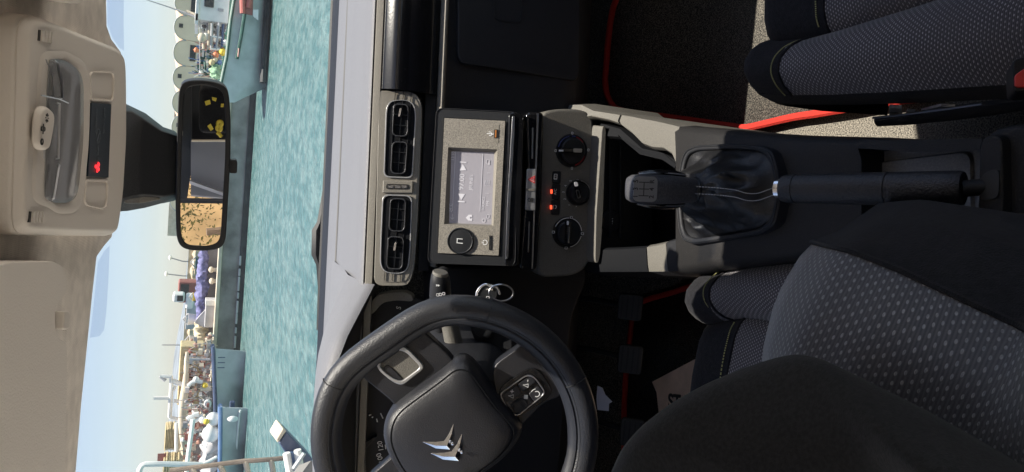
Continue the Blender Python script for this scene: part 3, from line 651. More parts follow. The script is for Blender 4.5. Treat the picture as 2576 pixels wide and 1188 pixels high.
q = RF.pl(z8([(471, 936), (489, 938), (486, 1040), (468, 1038)]), 0.003); Mesh().ring(RF, q, shrink(q, 0.0012), 0.003, 0.0042).build('key_slot', 'black', rad)
q = RF.pl(z8([(500, 168), (540, 158), (534, 286), (498, 280)]), 0.003); Mesh().prism(RF, q, 0.002, 0.0036).build('port_surround', 'trim', rad)
q = RF.pl(z8([(506, 192), (532, 192), (530, 252), (504, 252)]), 0.003); up_ = Mesh().prism(RF, q, 0.0032, 0.0046).build('usb_port', 'black', rad)
M['copper'] = mat('port tongue', (0.35, 0.13, 0.03), 0.4); q = RF.pl(z8([(512, 196), (522, 196), (520, 248), (510, 248)]), 0.003); Mesh().prism(RF, q, 0.004, 0.0052).build('port_tongue', 'copper', up_)
a, b = s8(478, 222, 0.003); us = Mesh(); us.tube([RF.p(a, b-0.006, 0.0036), RF.p(a, b+0.006, 0.0036)], 0.0007, 4); us.tube([RF.p(a-0.003, b+0.002, 0.0036), RF.p(a-0.003, b-0.001, 0.0036), RF.p(a, b-0.004, 0.0036)], 0.0006, 4); us.tube([RF.p(a+0.003, b+0.003, 0.0036), RF.p(a+0.003, b+0.0, 0.0036), RF.p(a, b-0.003, 0.0036)], 0.0006, 4); us.build('usb_symbol', 'ink', rad)
# rolled lower lip of the housing
LF = Fr(at(1290, 470, Y=1.198), tilt=12)
q = rpoly(LF.pl(z8([(604, 72), (680, 72), (706, 100), (700, 500), (675, 1120), (655, 1156), (572, 1150)])), 0.008)
Mesh().prism(LF, q, -0.03, 0.008).build('lower_lip', 'piano', rad, bevel=0.006, bseg=3)
q = rpoly(LF.pl(z8([(630, 96), (648, 98), (645, 220), (612, 780), (602, 1095), (582, 1108), (592, 760), (622, 220)]), 0.006), 0.003); Mesh().prism(LF, q, 0.0, 0.0095).build('lip_bead', 'satin', rad, bevel=0.002)

# ================================================================== steering wheel
WF = Fr(at(1146, 1100, Y=0.90), tilt=20)
wheel = thing('steering_wheel', 'black leather steering wheel turned left, chrome chevrons on its hub', 'steering wheel', WF.o)
def rimr(a, R0=0.1655, h=0.152):
    """radius of the rim centre line: a circle flattened towards the upper right"""
    d = math.cos(a-R(40))
    return min(R0, h/d) if d > 0.2 else R0
NR = 72
rl = [rimr(2*math.pi*i/NR) for i in range(NR)]
rl = [(rl[i-1]+2*rl[i]+rl[(i+1) % NR])/4 for i in range(NR)]; rl = [(rl[i-2]+rl[i-1]+2*rl[i]+rl[(i+1) % NR]+rl[(i+2) % NR])/6 for i in range(NR)]
def rimring(w_, t_, c=0.0, dd=0.0, seg=12, i0=0, i1=NR):
    rings = []
    for i in range(i0, i1+1):
        a = 2*math.pi*i/NR; r_ = rl[i % NR]+c
        rings.append([WF.p((r_+w_*math.cos(2*math.pi*j/seg))*math.cos(a), (r_+w_*math.cos(2*math.pi*j/seg))*math.sin(a), dd+t_*math.sin(2*math.pi*j/seg)) for j in range(seg)])
    return rings
Mesh().loft(rimring(0.0165, 0.0155), True, False).build('rim', 'wheelskin', wheel)
M['wheelinner'] = mat('wheel inner rim', (0.017, 0.018, 0.023), 0.5, bump=0.2, bscale=700)
Mesh().loft(rimring(0.0095, 0.0125, -0.0135, -0.001), True, False).build('inner_rim', 'wheelinner', wheel)
for dd, cc in ((0.0125, -0.0085),): Mesh().loft(rimring(0.0007, 0.0011, cc, dd, 6), True, False).build('rim_seam', 'softblack', wheel)
for a0 in (72, 122, 300, 350):
    i = int(a0/360*NR); rg = rimring(0.0171, 0.0161, 0, 0, 12, i, i); a = 2*math.pi*i/NR
    Mesh().tube([p for p in rg[0]], 0.0007, 4, True).build('rim_join', 'darkink', wheel)
hub_px = [(964, 1110), (966, 1060), (985, 1020), (1040, 978), (1112, 926), (1152, 892), (1188, 900), (1222, 948), (1262, 1005), (1316, 1062), (1312, 1095), (1268, 1150), (1205, 1192), (1172, 1232), (1060, 1236), (1004, 1190)]
hp = rpoly(WF.pl(hub_px), 0.02, 4)
def inset(pts, k): cx = sum(p[0] for p in pts)/len(pts); cy = sum(p[1] for p in pts)/len(pts); return [(cx+(a-cx)*k, cy+(b-cy)*k) for a, b in pts]
hubc = [[WF.p(a, b, d) for a, b in inset(hp, k)] for k, d in ((0.93, -0.045), (0.99, -0.02), (1.0, 0.0), (0.975, 0.012), (0.91, 0.022), (0.80, 0.027), (0.5, 0.030), (0.1, 0.031))]
Mesh().loft(hubc).build('hub', 'wheelplastic', wheel, angle=60)
Mesh().tube([WF.p(a, b, 0.0245) for a, b in inset(hp, 0.865)], 0.0009, 5, True).build('hub_seam', 'well', wheel)
# spokes
def spoke(pts, d0, d1, name='spoke', mt='wheelplastic', rr=0.01, bev=0.006):
    return Mesh().prism(WF, rpoly(WF.pl(pts), rr), d0, d1).build(name, mt, wheel, bevel=bev, bseg=3)
sp = spoke([(903, 942), (916, 905), (1036, 814), (1062, 828), (1140, 900), (1150, 930), (1000, 1030), (985, 1008)], -0.022, 0.002, rr=0.012)
z6 = zm(2000, 922, 1.289)
pad_o = z4([(610, 650), (618, 620), (690, 556), (730, 548), (770, 565), (842, 640), (848, 662), (748, 742), (722, 745), (680, 722), (630, 680)])
q = rpoly(WF.pl(pad_o), 0.006); fr1 = Mesh().ring(WF, q, shrink(q, 0.0055), -0.002, 0.007).build('spoke_frame', 'silver', wheel, bevel=0.0015)
Mesh().prism(WF, shrink(q, 0.004), -0.004, 0.0032).build('spoke_badge_plate', 'grain', fr1)
q2 = WF.pl(z4([(660, 640), (700, 672), (745, 720), (722, 738), (680, 715), (640, 670)])); Mesh().prism(WF, rpoly(q2, 0.004), 0.001, 0.0046).build('plate_step', 'wheelplastic', fr1, bevel=0.001)
sp = spoke([(1234, 925), (1330, 858), (1362, 880), (1418, 1000), (1372, 1010), (1300, 1085), (1262, 1060)], -0.03, -0.002, rr=0.016)
z66 = zm(1850, 1400, 2.676)
pq = z66([(285, 290), (560, 105), (640, 100), (700, 140), (810, 300), (820, 360), (770, 430), (470, 610), (400, 610), (300, 470), (262, 380)])
sp2 = spoke(pq, -0.004, 0.001, 'button_pod', 'piano', 0.01, 0.001)
rq = rpoly(WF.pl(z66([(278, 370), (300, 340), (545, 170), (600, 168), (650, 200), (742, 330), (735, 375), (470, 590), (425, 592), (370, 540), (285, 410)])), 0.006)
pod = Mesh().ring(WF, rq, shrink(rq, 0.0016), 0.0, 0.0042).build('pod_rim', 'satin', wheel, bevel=0.0007)
def pad(pts, nm='wheel_button', d=0.003): q = rpoly(WF.pl(z66(pts)), 0.003); return Mesh().prism(WF, q, 0, d).build(nm, 'wheelplastic', wheel, bevel=0.0012)
pad([(300, 380), (450, 275), (500, 355), (340, 460)]); pad([(455, 270), (560, 195), (610, 185), (650, 240), (508, 345)])
pad([(570, 368), (670, 285), (720, 340), (718, 372), (632, 452)]); pad([(385, 480), (500, 400), (560, 370), (625, 460), (460, 570), (420, 565)])
q = rpoly(WF.pl(z66([(400, 475), (495, 415), (525, 410), (570, 470), (560, 500), (470, 560), (440, 555)])), 0.004); Mesh().prism(WF, q, 0.002, 0.0075).build('thumb_wheel', 'softblack', wheel, bevel=0.0025)
for (x, y), s_ in (((395, 362), '<+'), ((548, 250), '<-')):
    a, b = WF.px(*z66([(x, y)])[0]); tri_ = [(a-0.006, b-0.003), (a-0.001, b-0.003), (a-0.003, b+0.004)]
    Mesh().ring(WF, tri_, shrink(tri_, 0.0008), 0.003, 0.0036).build('volume_symbol', 'ink', wheel); text('volume_sign', WF, a+0.003, b-0.001, s_[1], 0.010, 'ink', wheel, 0.0034)
a, b = WF.px(*z66([(658, 366)])[0]); arc(a, b, 0.003, 0.004, 150, 400, 'phone_symbol', 'ink', wheel, 0.0034, WF); arc(a, b+0.001, 0.006, 0.0068, 10, 70, 'phone_symbol', 'ink', wheel, 0.0034, WF)
a, b = WF.px(*z66([(545, 398)])[0]); Mesh().prism(WF, rrect(a, b, 0.005, 0.005, 0.0008), 0.002, 0.0036).build('list_symbol', 'ink', wheel)
spoke([(1310, 860), (1345, 915), (1410, 990), (1440, 1010), (1452, 975), (1400, 880), (1345, 830)], -0.026, -0.004, 'spoke_root', 'wheelskin', 0.012, 0.008)
th_ = [(1002, 1160), (1002, 1195), (930, 1260), (890, 1290), (880, 1275), (915, 1210)]
spoke([(1010, 1130), (1020, 1175), (930, 1262), (850, 1330), (840, 1300), (930, 1200)], -0.03, 0.0, 'spoke', 'wheelplastic', 0.006, 0.006)
q = WF.pl([(1010, 1126), (1014, 1134), (935, 1205), (930, 1198)]); Mesh().prism(WF, q, -0.02, -0.003).build('spoke_edge', 'satin', wheel)
# chevrons: each a folded chrome bar
def chevron(A, B, name='chevron'):
    """outer and inner outline, five reading points each"""
    o = WF.pl(z4(A), 0.031); i = WF.pl(z4(B), 0.031)
    mid = [((p[0]+q_[0])/2, (p[1]+q_[1])/2) for p, q_ in zip(o, i)]
    rings = [[WF.p(*o[k], 0.0295), WF.p(*mid[k], (0.0305, 0.0325, 0.0335, 0.0325, 0.0305)[k]), WF.p(*i[k], 0.0295)] for k in range(5)]
    return Mesh().loft(rings).build(name, 'badge', wheel, bevel=0.0006)
chevron([(836, 1042), (905, 1078), (982, 1085), (1004, 1008), (1008, 925)], [(841, 1035), (905, 1030), (940, 1022), (964, 985), (992, 923)])
chevron([(876, 1099), (940, 1132), (1024, 1139), (1047, 1065), (1049, 983)], [(882, 1092), (945, 1086), (980, 1078), (1004, 1040), (1032, 979)])
for (x, y) in ((990, 1042), (1036, 1084)):
    a, b = WF.px(*z4([(x, y)])[0], 0.031); Mesh().ball(WF.p(a, b, 0.034), 0.0022, 8).build('chevron_pin', 'chrome', wheel)
# steering column
colm = thing('steering_column', 'dark grey moulded steering column shroud under the wheel rim', 'steering column', at(1180, 900, Y=1.1))
c0, c1 = WF.p(0.0, 0.0, -0.03), WF.p(-0.0, -0.02, -0.34)
cs = Fr(c0, tilt=21)
secs = []
for d, k in ((-0.03, 0.75), (-0.08, 1.0), (-0.2, 1.1), (-0.36, 1.1)):
    secs.append([WF.p(a, b, d) for a, b in rrect(0.01, -0.005, 0.17*k, 0.12*k, 0.04*k)])
Mesh().loft(secs).build('shroud', 'softblack', colm)
q = WF.pl(z4([(940, 555), (1060, 575), (1200, 610), (1210, 640), (1080, 600), (950, 580)]), -0.10); Mesh().prism(WF, rpoly(q, 0.004), -0.15, -0.095).build('shroud_ledge', 'trim', colm, bevel=0.003)
bx = WF.pl(z4([(1072, 440), (1090, 420), (1180, 440), (1288, 480), (1288, 640), (1180, 610), (1100, 530)]), -0.13); Mesh().prism(WF, rpoly(bx, 0.014), -0.22, -0.13).build('ignition_housing', 'softblack', colm, bevel=0.012, bseg=3)
a, b = WF.px(*z4([(1150, 460)])[0], -0.12); Mesh().lathe(WF, a, b, [(0.016, -0.13), (0.016, -0.122), (0.012, -0.120), (0.005, -0.121)], 20).build('ignition_barrel', 'black', colm)
stk = Mesh().tube([WF.p(*WF.px(*z4([(1000, 560)])[0], -0.12), -0.12), WF.p(*WF.px(*z4([(970, 420)])[0], -0.115), -0.115), WF.p(*WF.px(*z4([(945, 330)])[0], -0.11), -0.11)], [0.013, 0.0115, 0.0125], 12).build('stalk_arm', 'grain', colm)
# wiper stalk
stalk = thing('wiper_stalk', 'grey wiper stalk end with white wash symbols, left of the radio', 'wiper stalk', at(1110, 740, Y=1.06))
A, B = at(1108, 770, Y=1.075), at(1108, 690, Y=1.06); ax = (B-A).normalized()
SFr = Fr(A, r=(ax.cross(V((0, 0, 1)))), u=V((0, 0, 1)), n=ax); L_ = (B-A).length
Mesh().lathe(SFr, 0, 0, [(0.012, -0.04), (0.0155, 0.0), (0.0165, 0.015), (0.015, L_*0.75), (0.0135, L_*0.95), (0.0115, L_), (0.003, L_+0.001)], 24).build('stalk_end', 'softblack', stalk)
Mesh().lathe(SFr, 0, 0, [(0.0118, L_-0.001), (0.0118, L_+0.002), (0.0105, L_+0.004), (0.003, L_+0.0045)], 24).build('stalk_cap', 'grain', stalk)
STF = Fr(at(1108, 715, Y=1.042), tilt=18)
def st_tri(x, y): q = STF.pl([(x-2.4, y-3), (x-2.4, y+3), (x+2.6, y)]); Mesh().prism(STF, q, -0.0005, 0.0006).build('wash_symbol', 'ink', stalk)
st_tri(1099.5, 718); st_tri(1104, 718.5)
for x, y in ((1101, 742), (1108, 741), (1116, 739)):
    a, b = STF.px(x, y); Mesh().ring(STF, rrect(a, b, 0.004, 0.004, 0.001), rrect(a, b, 0.0027, 0.0027, 0.0006), 0, 0.0008).build('wiper_symbol', 'ink', stalk)
# key with its ring, in the ignition
z55 = zm(1650, 1000, 3.393)
key = thing('car_key', 'dark car key with chrome edge and steel split ring, beside the wheel rim', 'key', at(1225, 735, Y=1.10))
KY = Fr(at(1225, 735, Y=1.10), tilt=25)
q = rpoly(KY.pl(z55([(735, 470), (800, 385), (850, 372), (985, 405), (1000, 430), (985, 520), (960, 640), (720, 640)])), 0.006); kb = Mesh().prism(KY, q, -0.012, 0.0).build('key_head', 'black', key, bevel=0.002)
pth = [KY.p(*KY.px(*p), 0.0005) for p in z55([(715, 530), (730, 470), (770, 415), (830, 378), (900, 395), (975, 412), (1005, 440), (1025, 510)])]
Mesh().tube(smoothpath(pth, 4), 0.0019, 8).build('chrome_edge', 'chrome', kb)
q = KY.pl(z55([(848, 430), (940, 432), (935, 458), (838, 452)])); Mesh().prism(KY, q, 0, 0.002).build('key_clip', 'chrome', kb)
a, b = KY.px(*z55([(868, 556)])[0]); Mesh().ring(KY, rrect(a, b, 0.005, 0.005, 0.001), rrect(a, b, 0.0036, 0.0036, 0.0007), 0, 0.0008).build('key_symbol', 'ink', kb)
rc = KY.px(*z55([(1047, 485)])[0]); Mesh().tube([KY.p(rc[0]+0.0155*math.cos(t*math.pi/14)*0.82, rc[1]+0.0185*math.sin(t*math.pi/14), 0.004+0.003*math.sin(t*math.pi/14)) for t in range(28)], 0.0013, 6, True).build('split_ring', 'satin', key)

# ================================================================== rear view mirror
z5m = zm(660, 280, 1.65)
MP = at(512, 415, Y=0.955)
mout = z5m([(62, 115), (90, 62), (200, 50), (330, 70), (386, 120), (398, 300), (396, 560), (366, 1090), (330, 1142), (210, 1156), (90, 1142), (48, 1080), (42, 830), (50, 450)])
MF = Fr(MP, tilt=0.5, yaw=-11)
mir = thing('rear_view_mirror', 'black framed rear view mirror hanging under the middle of the roof', 'mirror', MP)
mo = rpoly(MF.pl(mout), 0.012, 5)
Mesh().prism(MF, mo, -0.028, 0.0, None).build('mirror_housing', 'black', mir, bevel=0.004, bseg=3)
mi = inset(mo, 0.90); mi = [(lerp(a, c[0], 0.45), lerp(b, c[1], 0.45)) for (a, b), c in zip(shrink(mo, 0.006), mi)]
Mesh().ring(MF, mo, shrink(mo, 0.0062), -0.002, 0.003).build('mirror_frame', 'black', mir, bevel=0.0015)
MIRN = None
q = rpoly(MF.pl(z5m([(392, 575), (436, 574), (442, 590), (440, 655), (430, 662), (390, 660)])), 0.002); Mesh().prism(MF, q, -0.014, -0.004).build('dip_tab', 'black', mir, bevel=0.002)
# ball stem
Mesh().tube([MF.p(0.0, 0.005, -0.028), MF.p(0.0, 0.02, -0.06), V((MP.x, 1.04, 1.03))], [0.012, 0.01, 0.016], 10).build('mirror_stem', 'black', mir)
# sensor cover between roof console and mirror
cov = thing('sensor_cover', 'dark moulded sensor cover on the glass above the mirror', 'sensor cover', at(380, 400, Y=0.98))
z1 = zm(0, 0, 1.289)
CVF = Fr(at(380, 400, Y=0.975), tilt=-18)
co1 = CVF.pl(z1([(600, 522), (640, 522), (740, 570), (830, 640), (890, 660), (920, 700), (920, 990), (885, 1014), (820, 1028), (740, 1050), (650, 1066), (585, 1070)]))
c2 = CVF.pl(z1([(600, 560), (650, 566), (700, 600), (790, 660), (880, 690), (915, 720), (915, 960), (880, 970), (800, 985), (700, 975), (640, 985), (585, 1000)]))
rings = [[CVF.p(a, b, -0.05) for a, b in co1], [CVF.p(a, b, -0.006) for a, b in co1], [CVF.p(lerp(a, c[0], 0.8), lerp(b, c[1], 0.8), 0.012) for (a, b), c in zip(co1, c2)], [CVF.p(a, b, 0.016) for a, b in c2]]
Mesh().loft(rings).build('cover_shell', 'black', cov, bevel=0.002)
q = CVF.pl(z1([(612, 1000), (700, 960), (800, 1000), (700, 1020), (610, 1022)])); Mesh().prism(CVF, rpoly(q, 0.004), 0.0, 0.0125).build('cover_cheek', 'trim', cov, bevel=0.003)
q = CVF.pl(z1([(612, 771), (690, 776), (690, 779), (612, 774)])); Mesh().prism(CVF, q, 0.01, 0.0168).build('cover_seam', 'softblack', cov)

# ================================================================== overhead console
OF = Fr(HL.p(0, 0, 0.014), r=HL.r, u=HL.u, n=HL.n)
oh = thing('overhead_console', 'beige overhead console with clear reading lamp and dark warning display', 'overhead console', OF.o)
oo = rpoly(OF.pl(z1([(100, 180), (112, 110), (150, 72), (210, 84), (590, 238), (618, 275), (622, 420), (622, 700), (604, 1000), (578, 1184), (560, 1190), (110, 1188), (86, 1160), (76, 1100), (96, 500)])), 0.012, 4)
Mesh().prism(OF, oo, -0.03, -0.002, None).build('console_base', 'beige', oh, bevel=0.004)
raise_ = rpoly(OF.pl(z1([(122, 190), (150, 120), (205, 118), (560, 262), (592, 300), (594, 700), (578, 980), (552, 1150), (160, 1150), (112, 1100), (106, 900)])), 0.012, 4)
Mesh().prism(OF, oo, -0.003, 0.004, shrink(oo, 0.006)).build('console_face', 'beige', oh, bevel=0.002)
# scooped bowl round the lamp: an inclined rim
bo = rpoly(OF.pl(z1([(165, 290), (210, 268), (300, 268), (390, 318), (420, 380), (412, 700), (385, 1000), (350, 1058), (255, 1062), (215, 1030), (150, 1010), (128, 960), (148, 600)])), 0.012, 4)
bi = rpoly(OF.pl(z1([(205, 300), (225, 290), (290, 298), (350, 340), (370, 400), (370, 700), (342, 985), (312, 1020), (250, 1022), (200, 1010), (180, 980), (188, 800), (192, 560)])), 0.012, 4)
bw = Mesh(); n_ = len(bo)
bw.loft([[OF.p(a, b, 0.0035) for a, b in shrink(bo, -0.003)], [OF.p(a, b, 0.0052) for a, b in bo], [OF.p(a, b, 0.0052) for a, b in shrink(bo, 0.003)], [OF.p(a, b, 0.0044) for a, b in bi]], True, False)
bw.build('lamp_bowl', 'beige', oh, bevel=0.0)
M['lampback'] = mat('lamp reflector', (0.33, 0.32, 0.31), 0.35, spec=0.6)
lb = Mesh().prism(OF, bi, 0.002, 0.0048).build('lamp_back', 'lampback', oh)
ln = Mesh().loft([[OF.p(a, b, 0.005) for a, b in bi], [OF.p(a, b, 0.007) for a, b in shrink(bi, 0.0015)], [OF.p(a, b, 0.008) for a, b in shrink(bi, 0.004)]]).build('lamp_lens', 'lens', oh)
for pts in ([(272, 305), (290, 320), (308, 420), (312, 495), (300, 497)], [(285, 520), (300, 520), (294, 800), (280, 800)], [(292, 828), (298, 832), (270, 1000), (258, 1008)], [(232, 300), (262, 380), (270, 490)], [(222, 560), (222, 800)], [(208, 480), (300, 500), (345, 520)]):
    P = [OF.p(*OF.px(*p, 0.0082), 0.0082) for p in z1(pts)]; Mesh().tube(P, 0.0008 if len(pts) > 3 else 0.0004, 5).build('lens_edge', 'satin', ln)
sw = rpoly(OF.pl(z1([(222, 545), (250, 530), (272, 545), (290, 575), (285, 640), (262, 765), (235, 768), (208, 745), (206, 690), (212, 600)]), 0.012), 0.006)
swt = Mesh().prism(OF, sw, 0.006, 0.0115, shrink(sw, 0.002)).build('lamp_switch', 'beige', oh, bevel=0.002)
for (x, y), kind in (((262, 597), 0), ((243, 652), 1), ((238, 717), 2)):
    a, b = OF.px(*z1([(x, y)])[0], 0.0145)
    if kind == 0:
        ms = Mesh()
        for k in range(8): ms.box(OF.p(a+0.0022*math.cos(k*math.pi/4), b+0.0022*math.sin(k*math.pi/4), 0.0117), (0.0016, 0.0005, 0.0004), axes=(OF.r*math.cos(k*math.pi/4)+OF.u*math.sin(k*math.pi/4), -OF.r*math.sin(k*math.pi/4)+OF.u*math.cos(k*math.pi/4), OF.n))
        ms.build('lamp_symbol', 'darkink', swt)
    elif kind == 1:
        Mesh().ring(OF, rrect(a, b, 0.003, 0.007, 0.0012), rrect(a, b, 0.0018, 0.0055, 0.0008), 0.0112, 0.0119).build('door_symbol', 'darkink', swt); Mesh().box(OF.p(a, b, 0.0117), (0.0065, 0.0008, 0.0004), axes=(OF.r, OF.u, OF.n)).build('door_symbol', 'darkink', swt)
    else: Mesh().ring(OF, circ(a, b, 0.0021, 16), circ(a, b, 0.0014, 16), 0.0112, 0.0119).build('off_symbol', 'darkink', swt)
dq = OF.pl(z1([(458, 518), (558, 525), (543, 895), (441, 888)]), 0.005)
dsp = Mesh().prism(OF, dq, 0.003, 0.0055).build('warning_display', 'navy', oh)
for y0, y1, sgn in ((358, 515, 1), (900, 1055, -1)):
    q = rpoly(OF.pl(z1([(445, 375), (460, 360), (560, 362), (570, 380), (565, 512), (450, 508)] if sgn > 0 else [(428, 902), (540, 905), (532, 1045), (515, 1055), (430, 1035), (418, 1010)]), 0.004), 0.006)
    Mesh().ring(OF, q, shrink(q, 0.0016), 0.003, 0.0056).build('blank_panel_rim', 'beige', oh, bevel=0.0008)
def dtext(x, y, s_, sz, mt='dimink'): a, b = OF.px(*z1([(x, y)])[0], 0.006); return text('display_text', OF, a, b, s_, sz, mt, dsp, 0.0058)
dtext(487, 610, 'AIRBAG', 0.0058); dtext(527, 610, 'ON OFF', 0.0058)
a, b = OF.px(*z1([(498, 687)])[0], 0.006); Mesh().ring(OF, circ(a, b, 0.0062), circ(a, b, 0.0055), 0.005, 0.0058).build('display_symbol', 'dimink', dsp); Mesh().tube([OF.p(a-0.004, b+0.004, 0.0057), OF.p(a+0.004, b-0.004, 0.0057)], 0.0005, 4).build('display_symbol', 'dimink', dsp)
for y in (745, 770, 805): dtext(495, y, '%', 0.006)
a, b = OF.px(*z1([(492, 842)])[0], 0.006)
rs = Mesh()     # lit seat belt symbol: head, torso, belt
rs.ring(OF, circ(a+0.0005, b+0.0055, 0.0014, 12), circ(a+0.0005, b+0.0055, 0.0007, 12), 0.005, 0.0060)
rs.prism(OF, rrect(a, b-0.001, 0.0042, 0.0075, 0.0015), 0.005, 0.0059); rs.prism(OF, rrect(a-0.002, b-0.0045, 0.0025, 0.004, 0.001), 0.005, 0.0059); rs.prism(OF, rrect(a+0.002, b-0.0045, 0.0022, 0.004, 0.001), 0.005, 0.0059)
rs.tube([OF.p(a-0.0042, b+0.002, 0.0062), OF.p(a+0.004, b-0.001, 0.0062)], 0.0006, 5)
rs.build('seat_belt_symbol', 'redlit', dsp)
for quad in ([(192, 150), (262, 163), (258, 218), (188, 205)], [(145, 1065), (217, 1066), (212, 1122), (140, 1120)]):
    q = OF.pl(z1(quad), 0.004); gr = Mesh().prism(OF, q, 0.002, 0.0046).build('speaker_grille', 'darkink', oh)
    for k in range(4):
        t0, t1 = 0.12+k*0.23, 0.25+k*0.23
        A0, A1, B0, B1 = [tuple(lerp(u_, v_, t) for u_, v_ in zip(q[i], q[j])) for i, j, t in ((0, 1, t0), (0, 1, t1), (3, 2, t0), (3, 2, t1))]
        Mesh().prism(OF, [A0, A1, B1, B0], 0.004, 0.0058).build('grille_slat', 'beige', gr)
# ================================================================== sun visors
SF2 = Fr(HL.p(0, 0, 0.020), r=HL.r, u=HL.u, n=HL.n)
z2 = zm(0, 922, 1.289)
vis = thing('sun_visor', 'beige sun visor folded up on the driver side, notched round its clip', 'sun visor', at(80, 900, Z=1.13))
vo_ = SF2.pl(z2([(-420, 160), (0, 148), (60, 132), (270, 128), (310, 145), (335, 190), (342, 260), (330, 300), (300, 325), (283, 350), (277, 430), (285, 500), (305, 520), (325, 530), (340, 570), (338, 700), (332, 1000), (330, 1300), (325, 1700), (-420, 1700)]))
Mesh().prism(SF2, rpoly(vo_, 0.006, 3), -0.016, 0.0).build('visor_panel', 'visor', vis, bevel=0.005, bseg=3)
clp = thing('visor_clip', 'small beige clip holding the sun visor in its notch', 'visor clip', at(155, 808, Z=1.11))
q = SF2.pl(z2([(305, 380), (325, 378), (332, 395), (328, 460), (318, 472), (298, 470)])); Mesh().prism(SF2, rpoly(q, 0.002), -0.02, 0.003).build('clip_body', 'beige', clp, bevel=0.002)
q = SF2.pl(z2([(288, 372), (308, 368), (300, 478), (284, 476)])); Mesh().prism(SF2, rpoly(q, 0.002), -0.02, -0.008).build('clip_hook', 'darkink', clp)
vis2 = thing('sun_visor', 'beige visor edge peeping in at the passenger side of the roof', 'sun visor', at(180, 0, Z=1.13))
q = SF2.pl([(-120, -400), (150, -400), (188, -60), (197, 2), (185, 10), (165, 8), (140, -6), (60, -12), (-120, -16)]); Mesh().prism(SF2, rpoly(q, 0.008), -0.016, 0.004).build('visor_panel', 'visor', vis2, bevel=0.005)
# ================================================================== centre console
con = thing('centre_console', 'dark plastic centre console running between the two front seats', 'centre console', (0, 0.8, 0))
def rail(st, name, mt, bottom=0.03, flare=0.0, par=con, inner_drop=None):
    """st: (x, y outer, y inner, z); a solid shoulder of the console, its outer wall dropping to the floor"""
    rings = []
    for x, yo, yi, z in st:
        A, B = at(x, yo, Z=z), at(x, yi, Z=z); s = 1 if A.x > B.x else -1
        zi = bottom if inner_drop is None else z-inner_drop
        rings.append([V((A.x+s*flare, A.y, bottom)), V((A.x+s*0.001, A.y, z-0.03)), V((A.x-s*0.004, A.y, z-0.003)), V((A.x-s*0.014, A.y, z)), V((B.x+s*0.004, B.y, z)), V((B.x, B.y, z-0.006)), V((B.x, B.y, zi))])
    return Mesh().loft(rings).build(name, mt, par, bevel=0, angle=50)
rail([(1405, 258, 300, 0.40), (1460, 258, 300, 0.40), (1490, 273, 297, 0.388), (1530, 279, 306, 0.38), (1556, 283, 315, 0.377)], 'cheek', 'grain', bottom=0.24)
rail([(1561, 283, 318, 0.377), (1590, 288, 340, 0.375), (1615, 293, 366, 0.374), (1640, 297, 376, 0.374), (1668, 303, 378, 0.374), (1690, 308, 392, 0.374), (1706, 312, 430, 0.374)], 'side_shoulder', 'grain')  # inner edge traced along the boundary of the sunlight
rail([(1490, 300, 345, 0.372), (1556, 318, 350, 0.358), (1612, 367, 384, 0.352), (1668, 379, 392, 0.352), (1700, 400, 420, 0.352)], 'inner_shade', 'well', flare=0)  # dark band: the shade beside the tray put into the colour
rail([(1470, 690, 625, 0.36), (1560, 690, 622, 0.345), (1626, 690, 618, 0.345)], 'shoulder_shade', 'well')  # shaded stretch of the left shoulder, its shade put into the colour
rail([(1628, 690, 616, 0.374), (1650, 690, 612, 0.374), (1676, 690, 606, 0.374)], 'side_shoulder', 'grain')  # grey only here, as the sunlit patch of the left shoulder
rail([(1676, 690, 605, 0.373), (1706, 688, 596, 0.373)], 'shoulder_end', 'softblack')  # black colour carries the shade on past the sunlit patch
def deck(st, name, mt, bottom=0.03, n=9, par=con):
    rings = []
    for x, yr, yl, z, z2 in st:
        A, B = at(x, yr, Z=z), at(x, yl, Z=z)
        r_ = [V((A.x, A.y, bottom)), V((A.x+0.001, A.y, z-0.03)), V((A.x-0.003, A.y, z-0.006)), V((A.x-0.012, A.y, z))]
        r_ += [A.lerp(B, t)+V((0, 0, z2)) for t in (0.2, 0.35, 0.5, 0.65, 0.8)]
        r_ += [V((B.x+0.012, B.y, z)), V((B.x+0.003, B.y, z-0.006)), V((B.x-0.001, B.y, z-0.03)), V((B.x, B.y, bottom))]
        rings.append(r_)
    return Mesh().loft(rings).build(name, mt, par, angle=50)
M['softgrain'] = dusty('console plastic', (0.017, 0.0165, 0.017), (0.034, 0.032, 0.029), 0.5, 0.5, 0.75, 700, 0.35, 700, 0.2)
deck([(1700, 312, 690, 0.374, 0.0), (1712, 314, 688, 0.378, 0.002), (1780, 319, 676, 0.384, 0.004), (1850, 325, 668, 0.386, 0.004), (1930, 333, 658, 0.384, 0.002), (2000, 337, 650, 0.378, 0.0), (2080, 339, 645, 0.37, -0.002), (2160, 341, 642, 0.362, -0.004), (2166, 341, 642, 0.356, -0.004)], 'tunnel_top', 'softgrain')
rail([(2160, 341, 372, 0.362), (2180, 341, 366, 0.362), (2300, 347, 362, 0.36), (2420, 344, 360, 0.362), (2470, 336, 360, 0.362)], 'pocket_rail', 'softgrain', inner_drop=0.06)
rail([(2160, 642, 572, 0.362), (2200, 642, 584, 0.362), (2300, 640, 586, 0.36), (2420, 638, 580, 0.362), (2470, 636, 575, 0.362)], 'pocket_rail', 'softgrain', inner_drop=0.06)
M['tray'] = dusty('pocket floor plastic', (0.13, 0.13, 0.135), (0.2, 0.195, 0.19), 0.55, 0.45, 0.7, 350, 0.3, 600)
PK = [at(2152, 352, Z=0.322), at(2470, 352, Z=0.322), at(2470, 600, Z=0.322), at(2152, 600, Z=0.322)]
Mesh().add(PK, [(0, 1, 2, 3)]).build('pocket_floor', 'tray', con)
PL = Fr((0, 0.55, 0.3225), r=(1, 0, 0), u=(0, 1, 0), n=(0, 0, 1))
